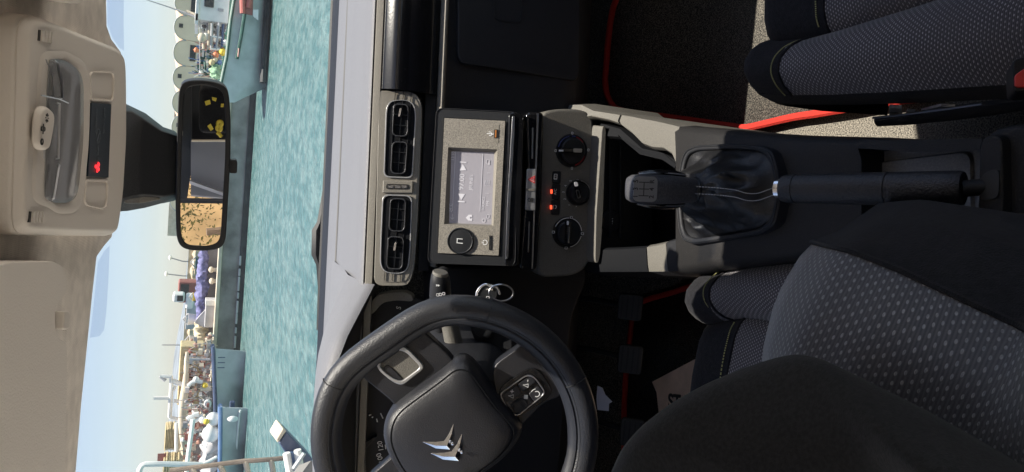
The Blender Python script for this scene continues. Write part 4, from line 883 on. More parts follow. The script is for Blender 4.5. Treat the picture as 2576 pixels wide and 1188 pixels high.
q = rpoly(PL.pl([(2206, 408), (2450, 378), (2452, 572), (2214, 560)]), 0.012); Mesh().prism(PL, q, 0.0, 0.003, shrink(q, 0.002)).build('pocket_mat', 'tray', con)
q = PL.pl([(2206, 500), (2244, 500), (2240, 556), (2214, 556)]); Mesh().prism(PL, q, 0.0, 0.006).build('pocket_tab', 'softblack', con, bevel=0.002)
# front recess: floor and walls
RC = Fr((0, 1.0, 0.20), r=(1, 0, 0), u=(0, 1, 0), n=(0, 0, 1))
q = RC.pl([(1470, 330), (1720, 330), (1720, 640), (1470, 640)]); Mesh().prism(RC, q, -0.01, 0).build('recess_floor', 'well', con)  # floor coloured near black for the shade deep in the tray
# rear box with the slot for the handbrake
RB = Fr((0, 0.4, 0.375), r=(1, 0, 0), u=(0, 1, 0), n=(0, 0, 1))
a0, a1 = at(2455, 332, Z=0.39), at(2455, 598, Z=0.39)
bx = rpoly([(a0.x+0.004, a0.y-0.404), (a1.x-0.004, a0.y-0.406), (a1.x-0.02, -0.25), (a0.x+0.03, -0.25)], 0.02)
Mesh().prism(RB, bx, -0.34, 0.012, None).build('rear_box', 'softgrain', con, bevel=0.02, bseg=3)
b2 = rpoly(RB.pl([(2468, 345), (2500, 330), (2540, 336), (2546, 560), (2530, 590), (2466, 590)], 0.015), 0.012)
Mesh().prism(RB, b2, 0.0, 0.022, shrink(b2, 0.004)).build('box_shoulder', 'softgrain', con, bevel=0.004)
b3 = rpoly(RB.pl([(2468, 440), (2500, 425), (2515, 430), (2513, 495), (2495, 502), (2466, 505)], 0.023), 0.006)
Mesh().prism(RB, b3, 0.0, 0.0235).build('handbrake_slot', 'darkink', con)
# gear gaiter frame
zg = zm(2400, 500, 2.376)
GF = Fr((0, 0.8, 0.390), r=(1, 0, 0), u=(0, 1, 0), n=(0, 0, 1))
go = rpoly(GF.pl(zg([(650, 300), (690, 205), (780, 165), (1100, 148), (1380, 165), (1490, 215), (1530, 330), (1570, 560), (1560, 720), (1520, 900), (1380, 990), (1050, 1045), (760, 1085), (660, 1050), (628, 960), (608, 760), (622, 480)])), 0.008)
gi = shrink(go, 0.0085)
Mesh().ring(GF, go, gi, -0.012, 0.006).build('gaiter_frame', 'softblack', con, bevel=0.003, bseg=3)
Mesh().ring(GF, shrink(go, 0.002), shrink(go, 0.0036), 0.004, 0.0072).build('frame_bead', 'black', con, bevel=0.0006)
# ------------------------------------------------------------------ gear lever
gear = thing('gear_lever', 'dark gear lever with shift pattern on its knob, above a creased leather gaiter', 'gear lever', at(1848, 490, Z=0.39))
KB = at(zg([(735, 580)])[0][0], zg([(735, 580)])[0][1], Z=0.452)
KT = at(zg([(120, 562)])[0][0], zg([(120, 562)])[0][1], Z=0.532)
n_ = len(gi); nb = []
neck = [(0.016*math.cos(2*math.pi*i/n_), 0.014*math.sin(2*math.pi*i/n_)) for i in range(n_)]
cxg = sum(p[0] for p in gi)/n_; cyg = sum(p[1] for p in gi)/n_
KBl = (KB.x-GF.o.x, KB.y-GF.o.y)
NA = 96; NT = 26
def gat(th_):
    """where the ray at angle th_ meets the frame opening"""
    best = None; d_ = (math.cos(th_), math.sin(th_))
    for i in range(n_):
        (x1, y1), (x2, y2) = gi[i], gi[(i+1) % n_]; ex_, ey_ = x2-x1, y2-y1; den = d_[0]*ey_-d_[1]*ex_
        if abs(den) < 1e-12: continue
        k = ((x1-cxg)*ey_-(y1-cyg)*ex_)/den; m_ = ((x1-cxg)*d_[1]-(y1-cyg)*d_[0])/den
        if k > 0 and -1e-6 <= m_ <= 1+1e-6: best = k if best is None else max(best, k)
    return best
from mathutils import noise
rad_ = [gat(2*math.pi*i/NA) or 0.05 for i in range(NA)]; rings = []
for k in range(NT+1):
    t = k/NT; rr = []
    for i in range(NA):
        th_ = 2*math.pi*i/NA; a, b = cxg+rad_[i]*math.cos(th_), cyg+rad_[i]*math.sin(th_)
        na, nb2 = KBl[0]+0.0135*math.cos(th_), KBl[1]+0.0135*math.sin(th_); s_ = t**0.85
        X_, Y_ = lerp(a, na, s_), lerp(b, nb2, s_); env = math.sin(math.pi*min(1, t*1.02))
        w1 = noise.noise(V((X_*26, Y_*26, 3.1)))*0.5; rdg = 1-abs(noise.noise(V((X_*30+7, Y_*22, 1.7))))*2.2; rdg2 = 1-abs(noise.noise(V((X_*55, Y_*45, 9.2))))*2.0
        z = 0.001+0.062*(t**1.7)+0.012*math.sin(math.pi*t)+env*(0.022*w1+0.024*max(-0.25, rdg)+0.007*rdg2-0.011)
        rr.append(GF.p(X_, Y_, z))
    rings.append(rr)
Mesh().loft(rings, True, False).build('gaiter', 'leather', gear, angle=85)
# stitched seam down the front of the gaiter
for dx in (-0.006, 0.006):
    pth = []
    for x, y in [(745, 578), (900, 585), (1050, 600), (1130, 612), (1230, 640), (1330, 640), (1420, 610), (1490, 585)]:
        X_, Y_ = zg([(x, y)])[0]; pth.append((X_, Y_+dx*1500))
    ms = Mesh(); m_ = 40; pp = [V((p[0], p[1], 0)) for p in pth]; sp_ = smoothpath([tuple(p) for p in pp], 6)
    for i in range(0, len(sp_)-1):
        t = i/(len(sp_)-1); z0 = lerp(0.452, 0.404, t)+0.006*math.sin(math.pi*t)+0.008; A, B = at(sp_[i].x, sp_[i].y, Z=z0), at(lerp(sp_[i].x, sp_[i+1].x, 0.6), lerp(sp_[i].y, sp_[i+1].y, 0.6), Z=z0)
        ms.tube([A, B], 0.0006, 4)
    ms.build('gaiter_stitching', 'whitethread', gear)
up = (KT-KB).normalized(); KR = V((1, 0, 0)); KR = (KR-up*KR.dot(up)).normalized(); KN = KR.cross(up)
L_ = (KT-KB).length; rings = []
for t, w_, d_ in ((-0.12, 0.010, 0.011), (-0.02, 0.0145, 0.015), (0.1, 0.0155, 0.017), (0.35, 0.0172, 0.020), (0.6, 0.0180, 0.022), (0.8, 0.0178, 0.022), (0.92, 0.0168, 0.021), (0.985, 0.0135, 0.016), (1.0, 0.008, 0.009)):
    rings.append([KB+up*L_*t+KR*a+KN*(b+0.004*math.sin(math.pi*min(1, max(t, 0)))) for a, b in rrect(0, 0, 2*w_, 2*d_, min(w_, d_)*0.75, 5)])
M['knob'] = dusty('gear knob plastic', (0.035, 0.036, 0.042), (0.10, 0.10, 0.105), 0.36, 0.45, 0.7, 600, 0.3, 900)
kn = Mesh().loft(rings).build('gear_knob', 'knob', gear, angle=60)
for s_ in (-1, 1):
    pth = [KB+up*L_*t+KR*s_*(0.0165+0.0035*math.sin(math.pi*t))+KN*0.004 for t in (0.15, 0.3, 0.5, 0.7, 0.86)]
    Mesh().tube(pth, [0.002, 0.0042, 0.005, 0.0045, 0.002], 8).build('knob_insert', 'piano', kn)
    Mesh().tube([p+KN*0.004 for p in pth], 0.0009, 5).build('insert_line', 'satin', kn)
Mesh().tube([KB+up*L_*-0.02+KR*0.0145*math.cos(t*math.pi/10)+KN*0.015*math.sin(t*math.pi/10) for t in range(20)], 0.0025, 6, True).build('knob_collar', 'black', kn)
# shift pattern on the slanted face of the knob
PF = Fr(KB+up*L_*0.84+KN*0.0252, r=KR, u=(up*0.965-KN*0.10), n=(KN*0.97+up*0.12))
PF.u = PF.n.cross(PF.r)
Mesh().prism(PF, rrect(0, -0.002, 0.030, 0.028, 0.006), -0.003, 0.0002).build('pattern_plate', 'plate', kn)
pm = Mesh()
for a in (-0.008, 0, 0.008): pm.box(PF.p(a, 0, 0.0008), (0.0011, 0.012 if a < 0.005 else 0.012, 0.0005), axes=(PF.r, PF.u, PF.n))
pm.box(PF.p(0, 0, 0.0008), (0.017, 0.0011, 0.0005), axes=(PF.r, PF.u, PF.n)); pm.build('shift_pattern', 'darkink', kn)
for s_, a, b in (('1', -0.009, 0.0095), ('3', 0, 0.0095), ('5', 0.009, 0.0095), ('2', -0.009, -0.0095), ('4', 0, -0.0095), ('R', 0.009, -0.0095)): text('shift_digit', PF, a, b, s_, 0.0075, 'darkink', kn, 0.0008, bold=0.0002)
# ------------------------------------------------------------------ handbrake
hb = thing('handbrake', 'black handbrake lever with chrome release button, pulled along the console', 'handbrake', at(2300, 475, Z=0.35))
H0, H1, H2 = at(1958, 475, Z=0.468), at(2424, 475, Z=0.405), at(2512, 468, Z=0.385)
hd = (H1-H0)
def hp_(t): return H0+hd*t
HR = 0.0146
Mesh().tube([hp_(t) for t in (0.025, 0.03, 0.05, 0.11, 0.112, 0.118, 0.12, 0.3, 0.63, 0.632, 0.642, 0.644, 0.9, 0.985, 1.0)], [HR*k for k in (0.8, 0.9, 0.96, 1, 0.95, 0.95, 1, 1.02, 1.06, 1.0, 1.0, 1.06, 1.08, 1.08, 1.0)], 24).build('grip', 'grip', hb)
Mesh().tube([hp_(t) for t in (-0.012, -0.008, 0.03)], [HR*0.6, HR*0.68, HR*0.68], 20).build('release_button', 'chrome', hb)
Mesh().tube([hp_(t) for t in (-0.014, -0.012)], [HR*0.55, HR*0.58], 20).build('button_cap', 'black', hb)
Mesh().tube([hp_(0.99), H1.lerp(H2, 0.5), H2, H2+(H2-H1)*0.3], [0.0075, 0.0075, 0.008, 0.008], 12).build('lever_rod', 'black', hb)

# ================================================================== seats
pseat = thing('passenger_seat', 'passenger seat with dotted dark cloth, beside the sunlit patch of carpet', 'car seat', (0.38, 0.55, 0.03))
dseat = thing('driver_seat', "driver's seat nearest the camera, with a large dotted backrest shoulder", 'car seat', (-0.33, 0.6, 0.03))
def cushion(root, inner, s, zc, gw=0.105, width=0.50, kf=0.66):
    """inner: list of (Y, x) of the inner edge; profile across: side wall, bolster, groove, centre, groove, outer bolster"""
    def ex(Y):
        for (y0, x0), (y1, x1) in zip(inner, inner[1:]):
            if min(y0, y1) <= Y <= max(y0, y1): return lerp(x0, x1, (Y-y0)/(y1-y0))
        return inner[0][1] if Y > inner[0][0] else inner[-1][1]
    prof = [(0.08, -0.15), (0.004, -0.105), (-0.008, -0.05), (0.0, -0.018), (0.016, -0.002), (0.038, 0.010), (0.062, 0.011), (0.084, 0.002), (0.098, -0.010), (gw, -0.020)]
    cen = [(gw, -0.020), (gw+0.006, -0.013), (gw+0.02, -0.006), (gw+0.06, 0.0), (0.25, 0.002), (width-gw-0.06, 0.0), (width-gw-0.02, -0.006), (width-gw-0.006, -0.013), (width-gw, -0.020)]
    out = [(width-a, b) for a, b in prof[::-1]]
    yf0 = inner[0][0]
    def ax(a, Y):
        k = lerp(kf, 1.0, min(1, max(0, (yf0-0.08-Y)/0.28)))
        if a <= gw: return a*k if a > 0 else a
        if a >= width-gw: return width-(width-a)*k
        return lerp(gw*k, width-gw*k, (a-gw)/(width-2*gw))
    def drop(Y, Yf, r_=0.034):
        d = Yf-Y
        return 0 if d > r_ else -(r_-math.sqrt(max(0, r_*r_-(r_-d)**2)))
    def pt(a, b, Y, Yf): return V((ex(Y)+s*ax(a, Y), Y, zc+b+(drop(Y, Yf) if b > -0.2 else 0)-0.05*max(0, 0.5-Y)))
    def sheet(pr, Y0, Y1, n, nm, mt, Yf):
        rows = []
        for i in range(n+1):
            t = i/n; Y = Y0+(Y1-Y0)*(t**1.6); rows.append([pt(a, b, Y, Yf) for a, b in pr])
        return Mesh().sheet(rows).build(nm, mt, root, angle=70)
    return ex, sheet, prof, cen, out, pt
def stitch(path, name, mt, root, r_=0.0008, dash_=0.6, lift=0.0015):
    ms = Mesh(); P = smoothpath([tuple(p) for p in path], 14)
    for i in range(len(P)-1):
        A, B = P[i], P[i].lerp(P[i+1], dash_); ms.tube([A+V((0, 0, lift)), B+V((0, 0, lift))], r_, 4)
    return ms.build(name, mt, root)
def piping(path, name, root, r_=0.0022, mt='fabric'): return Mesh().tube(smoothpath([tuple(p) for p in path], 6), r_, 6).build(name, mt, root)
def cushion_all(root, inner, s, zc, Yf, Yfc, Ysb, Ysc, Yr):
    ex, sheet, prof, cen, out, pt = cushion(root, inner, s, zc)
    sheet(cen, Ysc, Yr, 16, 'seat_centre', 'cloth', Yfc); sheet(prof[3:], Ysb, Yr, 16, 'inner_bolster', 'cloth', Yf); sheet(prof[:4], Yf, Yr, 18, 'seat_side', 'fabric', Yf); sheet(out, Yfc, Yr, 14, 'outer_bolster', 'cloth', Yfc)
    sheet(cen, Yfc, Ysc, 10, 'front_roll', 'fabric', Yfc); sheet(prof[3:], Yf, Ysb, 10, 'front_corner', 'fabric', Yf)
    rows = []
    for a, b in prof[1:]+cen[1:]+out[1:-1]:
        Y = Yf if a <= 0.105 else Yfc; q = pt(a, b, Y, Y); rows.append([q, q+V((0, -0.004, -0.06)), V((q.x, Y-0.05, 0.14))])
    Mesh().sheet(rows).build('front_apron', 'fabric', root, angle=70)
    cp = [pt(a, b, Ysc+0.002, Yfc) for a, b in cen]; piping(cp, 'seam_piping', root); stitch([p+V((0, 0.011, -0.0005)) for p in cp[1:-1]], 'seam_stitching', 'thread', root)
    n_ = len(prof)-3; cp = [pt(a, b, Ysb-0.02*(i/(n_-1))**2+0.002, Yf) for i, (a, b) in enumerate(prof[3:])]; piping(cp, 'seam_piping', root); stitch([p+V((0, 0.011, -0.0005)) for p in cp], 'seam_stitching', 'thread', root)
    return pt
# passenger cushion -------------------------------------------------
inner = [(0.822, 0.150), (0.80, 0.145), (0.70, 0.138), (0.60, 0.134), (0.45, 0.130), (0.2, 0.125)]
cushion_all(pseat, inner, 1, 0.358, 0.848, 0.838, 0.762, 0.712, 0.18)
# lower corner of its backrest, at the edge of the picture
bk = [at(2468, -30, Z=0.40), at(2500, 40, Z=0.40), at(2540, 100, Z=0.41), at(2620, 130, Z=0.42)]
rings = []
for t, zz in ((0, 0.30), (0.2, 0.44), (0.6, 0.66), (1, 0.86)):
    yb = lerp(0.40, 0.12, t); rings.append([V((0.165+0.02*t, yb, zz)), V((0.155+0.02*t, yb-0.05, zz)), V((0.175, yb-0.14, zz)), V((0.56, yb-0.14, zz)), V((0.58, yb-0.05, zz)), V((0.55, yb+0.02, zz)), V((0.50, yb-0.015, zz)), V((0.26, yb-0.015, zz)), V((0.21, yb+0.02, zz))])
Mesh().loft(rings).build('backrest', 'fabric', pseat, sub=2)
Mesh().loft([[V((0.36+0.11*a, 0.03+0.05*b, z)) for a, b in rrect(0, 0, 2, 2, 0.6)] for z in (0.90, 0.95, 1.02, 1.06)]).build('headrest', 'fabric', pseat, bevel=0.01)
for a in (-0.05, 0.05): Mesh().tube([(0.36+a, 0.05, 0.84), (0.36+a, 0.04, 0.92)], 0.006, 8).build('headrest_post', 'satin', pseat)
# seat rail bracket and its dark cover blade by the console
z7 = zm(3000, 0, 1.289)
BRF = Fr(at(2290, 285, X=0.118), r=(0, -1, 0), u=(0, 0, 1), n=(-1, 0, 0))
q = BRF.pl(z7([(610, 540), (672, 545), (675, 586), (690, 588), (700, 560), (740, 566), (735, 590), (612, 594)])); br = Mesh().prism(BRF, q, -0.003, 0.0).build('rail_bracket', 'steel', pseat)
a, b = BRF.px(*z7([(636, 568)])[0]); Mesh().lathe(BRF, a, b, [(0.0045, 0.0), (0.0045, 0.0006), (0.001, 0.0007)], 16).build('bracket_hole', 'darkink', br)
q = BRF.pl(z7([(770, 562), (870, 536), (940, 540), (780, 575)])); Mesh().prism(BRF, q, -0.003, 0.0).build('rail_flange', 'steel', pseat)
bl = [at(x, y, Z=0.30) for x, y in z7([(548, 616), (700, 600), (900, 575), (1100, 548), (1240, 528), (1340, 515)])]
Mesh().tube(bl, [0.006, 0.008, 0.009, 0.009, 0.008, 0.008], 8, flat=0.6).build('rail_cover', 'softblack', pseat)
bl2 = [p+V((0.004, 0, 0.007)) for p in bl[:4]]; Mesh().tube(bl2, 0.0014, 5).build('rail_edge', 'satin', pseat)
# driver cushion ----------------------------------------------------
pin = [at(1772, 694, Z=0.36), at(1800, 682, Z=0.36), at(1860, 668, Z=0.36), at(1920, 660, Z=0.36), at(2000, 655, Z=0.36), at(2120, 655, Z=0.36), at(2500, 665, Z=0.36)]
inner = [(p.y, p.x) for p in pin]
Yf = at(1745, 740, Z=0.355).y+0.018
cushion_all(dseat, inner, -1, 0.362, Yf, Yf-0.02, Yf-0.075, Yf-0.118, 0.25)
# driver backrest: dotted shoulder, black flank towards the console, charcoal front
def dep(x, y): return lerp(0.56, 0.34, min(1, max(0, (x-1930)/(2620-1930))))
far = [(1916, 910), (1921, 870), (1930, 830), (1944, 775), (1962, 730), (1984, 690), (2012, 645), (2044, 612)]
near = [(2700, 1260), (2680, 1200), (2660, 1140), (2650, 1080), (2645, 1020), (2645, 960), (2650, 910), (2660, 868)]
lft = [(1916, 910), (2010, 890), (2130, 945), (2300, 1030), (2440, 1105), (2576, 1185), (2700, 1260)]
rgt = [(2044, 612), (2140, 634), (2260, 680), (2400, 745), (2576, 828), (2620, 850), (2660, 868)]
N1, N2 = 26, 14; rows = []; uvs = []
for i in range(N1+1):
    t = i/N1; A, B = interp(lft, t), interp(rgt, t); row = []; uv = []
    for j in range(N2+1):
        s_ = j/N2; x, y = lerp(A[0], B[0], s_), lerp(A[1], B[1], s_)
        if t < 0.3:
            f = interp(far, s_); k = (1-t/0.3)**2; base0 = (lerp(lft[0][0], rgt[0][0], s_), lerp(lft[0][1], rgt[0][1], s_)); x += k*(f[0]-base0[0]); y += k*(f[1]-base0[1])
        d = lerp(0.57, 0.33, t) - 0.028*math.sin(math.pi*s_)*(0.5+0.5*t) - 0.02*(1-(1-t)**2)*0 + 0.055*max(0, 1-t/0.16)**2
        row.append(at(x, y, D=d))
        uv.append((0, 0))
    rows.append(row)
for i in range(N1+1):
    for j in range(N2+1):
        u_ = sum((rows[k][N2//2]-rows[k-1][N2//2]).length for k in range(1, i+1)); v_ = (rows[i][j]-rows[i][N2//2]).length*(1 if j >= N2//2 else -1)
        uvs.append((v_, u_))
skirt = [p-V((0, -0.03, 0.10)) for p in rows[0]]
sh = Mesh(); sh.sheet([skirt]+rows); sh.uvs = [(q[0], -0.08) for q in uvs[:N2+1]]+uvs
dback = sh.build('backrest_shoulder', 'bigcloth', dseat, angle=80)
# black flank: from the right seam down to the console side
rows2 = []
for i in range(N1+1):
    P = rows[i][-1]; t = i/N1
    o = 0.004+0.006*min(1, 4*t)
    rows2.append([P+V((0, 0.0, 0.0005)), P+V((o, 0.004, -0.010)), P+V((o+0.026*min(1, 0.25+1.6*t), 0.015, -0.04)), P+V((o+0.034, 0.03, -0.10)), P+V((o+0.030, 0.05, -0.28))])
rows2.insert(0, [p+V((-0.002, 0.006, -0.004)) for p in rows2[0]]); rows2.insert(0, [V((p.x-0.05, p.y+0.01, p.z-0.03)) for p in rows2[0]])
Mesh().sheet(rows2).build('backrest_flank', 'fabric', dseat, angle=80)
Mesh().tube([rows[i][-1]+V((0.001, 0, 0.001)) for i in range(N1+1)], 0.0022, 6).build('shoulder_piping', 'fabric', dseat)
# charcoal panel nearest the camera
crest2 = [(2380, 1420), (1500, 1300), (1525, 1200), (1560, 1120), (1610, 1065), (1690, 1003), (1780, 955), (1870, 918), (1950, 892), (2004, 883), (2060, 895), (2130, 928), (2230, 977), (2320, 1022), (2440, 1088), (2576, 1168), (2720, 1250)]
crest2 = crest2[1:]
cen2 = (2560, 1560); rows3 = []; NC = 40
for j in range(12):
    s_ = j/11; row = []
    for i in range(NC+1):
        t = i/NC; x, y = interp(crest2, t); d0 = lerp(0.46, 0.30, t) if t < 0.6 else lerp(0.46-0.16*0.6, 0.295, (t-0.6)/0.4)
        k = 1-(1-s_)**1.0
        X_, Y_ = lerp(x, cen2[0], k*0.75), lerp(y, cen2[1], k*0.75)
        d = d0-0.085*math.sin(math.pi/2*min(1, s_*1.3))**1.0*(1-0.35*t)
        row.append(at(X_, Y_, D=d))
    rows3.append(row)
rows3.insert(0, [p+(p-CAMP)*0.10 for p in rows3[0]]); rows3.insert(0, [p+(p-CAMP)*0.4+V((-0.06, 0, -0.05)) for p in rows3[1]])
Mesh().sheet(rows3).build('backrest', 'fleece', dseat, angle=80, sub=1)
# ------------------------------------------------------------------ buckles
def buckle(pts_body, pts_red, Y, nm, label):
    c = at(pts_body[0][0], pts_body[0][1], Y=Y); r_ = thing('seat_belt_buckle', label, 'buckle', c, 'seat belt buckles beside the front seats')
    fr = Fr(c, tilt=50); q = rpoly(fr.pl(pts_body), 0.004); Mesh().prism(fr, q, -0.05, 0.0, None).build('buckle_body', 'softblack', r_, bevel=0.003)
    q = rpoly(fr.pl(pts_red), 0.003); Mesh().prism(fr, q, -0.004, 0.004, shrink(q, 0.001)).build('release_button', 'red', r_, bevel=0.001); return r_
buckle([(2547, 150), (2590, 140), (2600, 230), (2550, 232)], [(2549, 190), (2588, 165), (2596, 224), (2550, 222)], 0.42, 'b', 'red and black belt buckle by the passenger seat cushion')
buckle([(2465, 610), (2500, 600), (2570, 588), (2585, 650), (2480, 640)], [(2470, 608), (2552, 588), (2562, 622), (2520, 626)], 0.40, 'b', "red belt buckle tucked behind the driver's backrest shoulder")
# ------------------------------------------------------------------ floor mats
def floormat(nm, label, outline, z, bx):
    r_ = thing(nm, label, 'floor mat', bx, 'floor mats with red binding')
    P = [at(x, y, Z=z) for x, y in outline]; fr = Fr((0, 0, z), r=(1, 0, 0), u=(0, 1, 0), n=(0, 0, 1))
    return r_, fr, P
matp = thing('floor_mat', 'black passenger floor mat edged in bright red binding', 'floor mat', (0.35, 1.2, 0.02), 'floor mats with red binding')
MZ = Fr((0, 0, 0.022), r=(1, 0, 0), u=(0, 1, 0), n=(0, 0, 1))
FB = [(1572, -60), (1558, -10), (1545, 30), (1536, 90), (1530, 160), (1527, 205), (1532, 240), (1545, 265), (1562, 277), (1600, 285), (1660, 292), (1760, 306), (1840, 318), (1880, 322), (1930, 312), (2000, 296), (2060, 287), (2130, 275), (2200, 262), (2350, 245)]
pp = [onfloor(x, y) for x, y in FB]
Mesh().sheet([[p for p in pp], [V((0.62, p.y, p.z)) for p in pp]]).build('mat_pile', 'mat', matp, solid=0.008)
bnd = smoothpath([tuple(p+V((0, 0, 0.005))) for p in pp], 5); Mesh().tube(bnd, 0.0072, 8).build('red_binding', 'redpipe', matp)
matd = thing('floor_mat', "black driver's floor mat with red binding, deep in shadow by the pedals", 'floor mat', (-0.3, 1.2, 0.02), 'floor mats with red binding')
FD = [(1800, 700), (1745, 720), (1690, 738), (1640, 752), (1612, 765), (1597, 790), (1590, 850), (1580, 940), (1575, 1050), (1575, 1200)]
pp = [onfloor(x, y) for x, y in FD]
Mesh().sheet([[p for p in pp], [V((max(-0.62, p.x-0.7), 0.62, 0.022)) for p in pp]]).build('mat_pile', 'mat', matd, solid=0.008)
Mesh().tube(smoothpath([tuple(p+V((0, 0, 0.005))) for p in pp], 5), 0.0066, 8).build('red_binding', 'redpipe', matd)
# black underlay carpet forward of the mats
# paper mat with lettering
pm_ = thing('paper_mat', 'brown paper floor cover printed STA, poking out beside the driver seat', 'paper mat', at(1720, 960, Z=0.14))
PF2 = Fr((0, 0, 0.085), r=(1, 0, 0), u=(0, 1, 0), n=(0, 0, 1))
z66b = zm(2000, 922, 1.289)
q = PF2.pl(z66b([(938, 612), (705, 735), (728, 790), (738, 890), (745, 1000), (1100, 1100), (1200, 700)])); Mesh().prism(PF2, q, -0.0008, 0.0).build('sheet', 'paper', pm_, smooth=False)
a, b = PF2.px(*z66b([(788, 835)])[0]); text('paper_lettering', PF2, a, b, 'STA', 0.042, 'darkink', pm_, 0.0008, R(-78), 'LEFT', 0.0015)
sc_ = thing('pale_patch', 'small bluish white patch in the driver footwell', 'paper', at(1520, 1000, Z=0.05))
WS = Fr(at(1520, 1000, Y=1.35), tilt=60); q = WS.pl(z66b([(430, 755), (455, 765), (470, 800), (505, 835), (488, 845), (487, 882), (430, 876), (425, 820)])); Mesh().prism(WS, q, -0.0006, 0.0).build('patch_face', 'patchwhite', sc_, smooth=False)  # flat bluish white patch, not tied to a definite object
# pedals
for k, (x, y, w_, h_, lab) in enumerate(((1585, 700+73, 0.055, 0.05, 'ribbed black accelerator pedal beside the console, right of the other pedals'), (1585, 905, 0.06, 0.05, 'ribbed black brake pedal in the dark footwell, between two other pedals'), (1590, 1090, 0.06, 0.05, 'ribbed black clutch pedal nearest the door, left of the other pedals'))):
    c = at(x, y, Y=1.34); r_ = thing('pedal', lab, 'pedal', c, 'pedals in the driver footwell'); fr = Fr(c, tilt=35)
    Mesh().prism(fr, rrect(0, 0, w_, h_, 0.008), -0.01, 0.0).build('pedal_pad', 'rubber', r_, bevel=0.003)
    for j in range(4): Mesh().box(fr.p(0, (j-1.5)*0.011, 0.001), (w_*0.86, 0.004, 0.003), axes=(fr.r, fr.u, fr.n)).build('pedal_rib', 'softblack', r_)
    Mesh().tube([fr.p(0, 0, -0.01), fr.p(0, 0.08, -0.05), fr.p(0, 0.30, -0.05)], 0.006, 8).build('pedal_arm', 'black', r_)
# ================================================================== back of the cabin (seen in the mirror)
rb = thing('rear_bench', 'dark cloth rear bench seat behind the camera, seen only in the mirror', 'rear seat', (0, -0.8, 0.03))
Mesh().box((0, -0.72, 0.28), (1.2, 0.5, 0.18)).build('bench_cushion', 'fabric', rb, bevel=0.04)
Mesh().box((0, -1.05, 0.58), (1.2, 0.14, 0.56)).build('bench_back', 'fabric', rb, bevel=0.04)
for x in (-0.36, 0.36): Mesh().box((x, -1.08, 0.93), (0.24, 0.09, 0.15)).build('headrest', 'fabric', rb, bevel=0.03)
from mathutils import noise
# ================================================================== outside: harbour
SEA = -2.0
def E(x, y, Y): return at(x, y, Y=Y)
zA = zm(500, 0, 3.6); zB = zm(600, 950, 2.64); zC = zm(500, 1350, 2.404); zD = zm(1000, 1550, 4.04)
def zz(f, x, y): return f([(x, y)])[0]
M['sea'] = mat('sea water', (0.05, 0.20, 0.22), 0.2, spec=0.5)
n = M['sea'].node_tree; b_ = n.nodes['Principled BSDF']; L = n.links.new
tc = n.nodes.new('ShaderNodeTexCoord'); mp = n.nodes.new('ShaderNodeMapping'); mp.inputs['Scale'].default_value = (1.7, 0.75, 1); L(tc.outputs['Object'], mp.inputs[0])
n1 = n.nodes.new('ShaderNodeTexNoise'); n1.inputs['Scale'].default_value = 1.6; n1.inputs['Detail'].default_value = 6; n1.inputs['Roughness'].default_value = 0.62; L(mp.outputs[0], n1.inputs['Vector'])
bp = n.nodes.new('ShaderNodeBump'); bp.inputs['Strength'].default_value = 0.9; bp.inputs['Distance'].default_value = 0.35; L(n1.outputs['Fac'], bp.inputs['Height']); L(bp.outputs['Normal'], b_.inputs['Normal'])
n2 = n.nodes.new('ShaderNodeTexNoise'); n2.inputs['Scale'].default_value = 1.8; n2.inputs['Detail'].default_value = 7; L(mp.outputs[0], n2.inputs['Vector'])
rp = n.nodes.new('ShaderNodeValToRGB'); rp.color_ramp.elements[0].position = 0.38; rp.color_ramp.elements[1].position = 0.62
rp.color_ramp.elements[0].color = (0.078, 0.178, 0.182, 1); rp.color_ramp.elements[1].color = (0.172, 0.275, 0.27, 1); n3 = n.nodes.new('ShaderNodeTexNoise'); n3.inputs['Scale'].default_value = 0.13; n3.inputs['Detail'].default_value = 3; L(mp.outputs[0], n3.inputs['Vector'])
ad = n.nodes.new('ShaderNodeMath'); ad.operation = 'MULTIPLY_ADD'; ad.inputs[1].default_value = 0.55; L(n3.outputs['Fac'], ad.inputs[0])
sb = n.nodes.new('ShaderNodeMath'); sb.operation = 'SUBTRACT'; sb.inputs[1].default_value = 0.275; L(n2.outputs['Fac'], sb.inputs[0]); L(sb.outputs[0], ad.inputs[2]); L(ad.outputs[0], rp.inputs[0]); L(rp.outputs[0], b_.inputs['Base Color'])
struct(Mesh().add([(-900, 4.6, SEA), (900, 4.6, SEA), (900, 3500, SEA), (-900, 3500, SEA)], [(0, 1, 2, 3)]).build('sea', 'sea', smooth=False), 'choppy turquoise harbour water')
M['quayfloor'] = mat('quay concrete', (0.52, 0.49, 0.44), 0.9, bump=0.4, bscale=6, var=0.25, vscale=1.5)
M['quaywall'] = mat('weathered quay wall', (0.27, 0.25, 0.235), 0.9, bump=0.6, bscale=3, var=0.4, vscale=0.7)
M['algae'] = mat('dark tide line', (0.035, 0.04, 0.045), 0.7, var=0.3, vscale=2)
M['cream'] = mat('cream concrete', (0.62, 0.54, 0.42), 0.85, var=0.12, vscale=2)
M['rock'] = mat('breakwater rock', (0.50, 0.42, 0.30), 0.9, bump=0.8, bscale=3, var=0.3, vscale=2)
M['white'] = mat('white paint', (0.78, 0.77, 0.74), 0.5, var=0.06, vscale=3)
M['hull'] = mat('pale turquoise hull paint', (0.54, 0.565, 0.57), 0.5, var=0.12, vscale=1.5)
M['hullblue'] = mat('pale blue hull paint', (0.50, 0.52, 0.53), 0.5, var=0.12, vscale=1.2)
M['green'] = mat('dark green paint', (0.03, 0.10, 0.08), 0.5, var=0.2, vscale=3)
M['bluep'] = mat('blue paint', (0.07, 0.10, 0.18), 0.5, var=0.15, vscale=3)
M['midblue'] = mat('mid blue paint', (0.13, 0.22, 0.40), 0.5, var=0.15, vscale=3)
M['redp'] = mat('red paint', (0.34, 0.12, 0.10), 0.5)
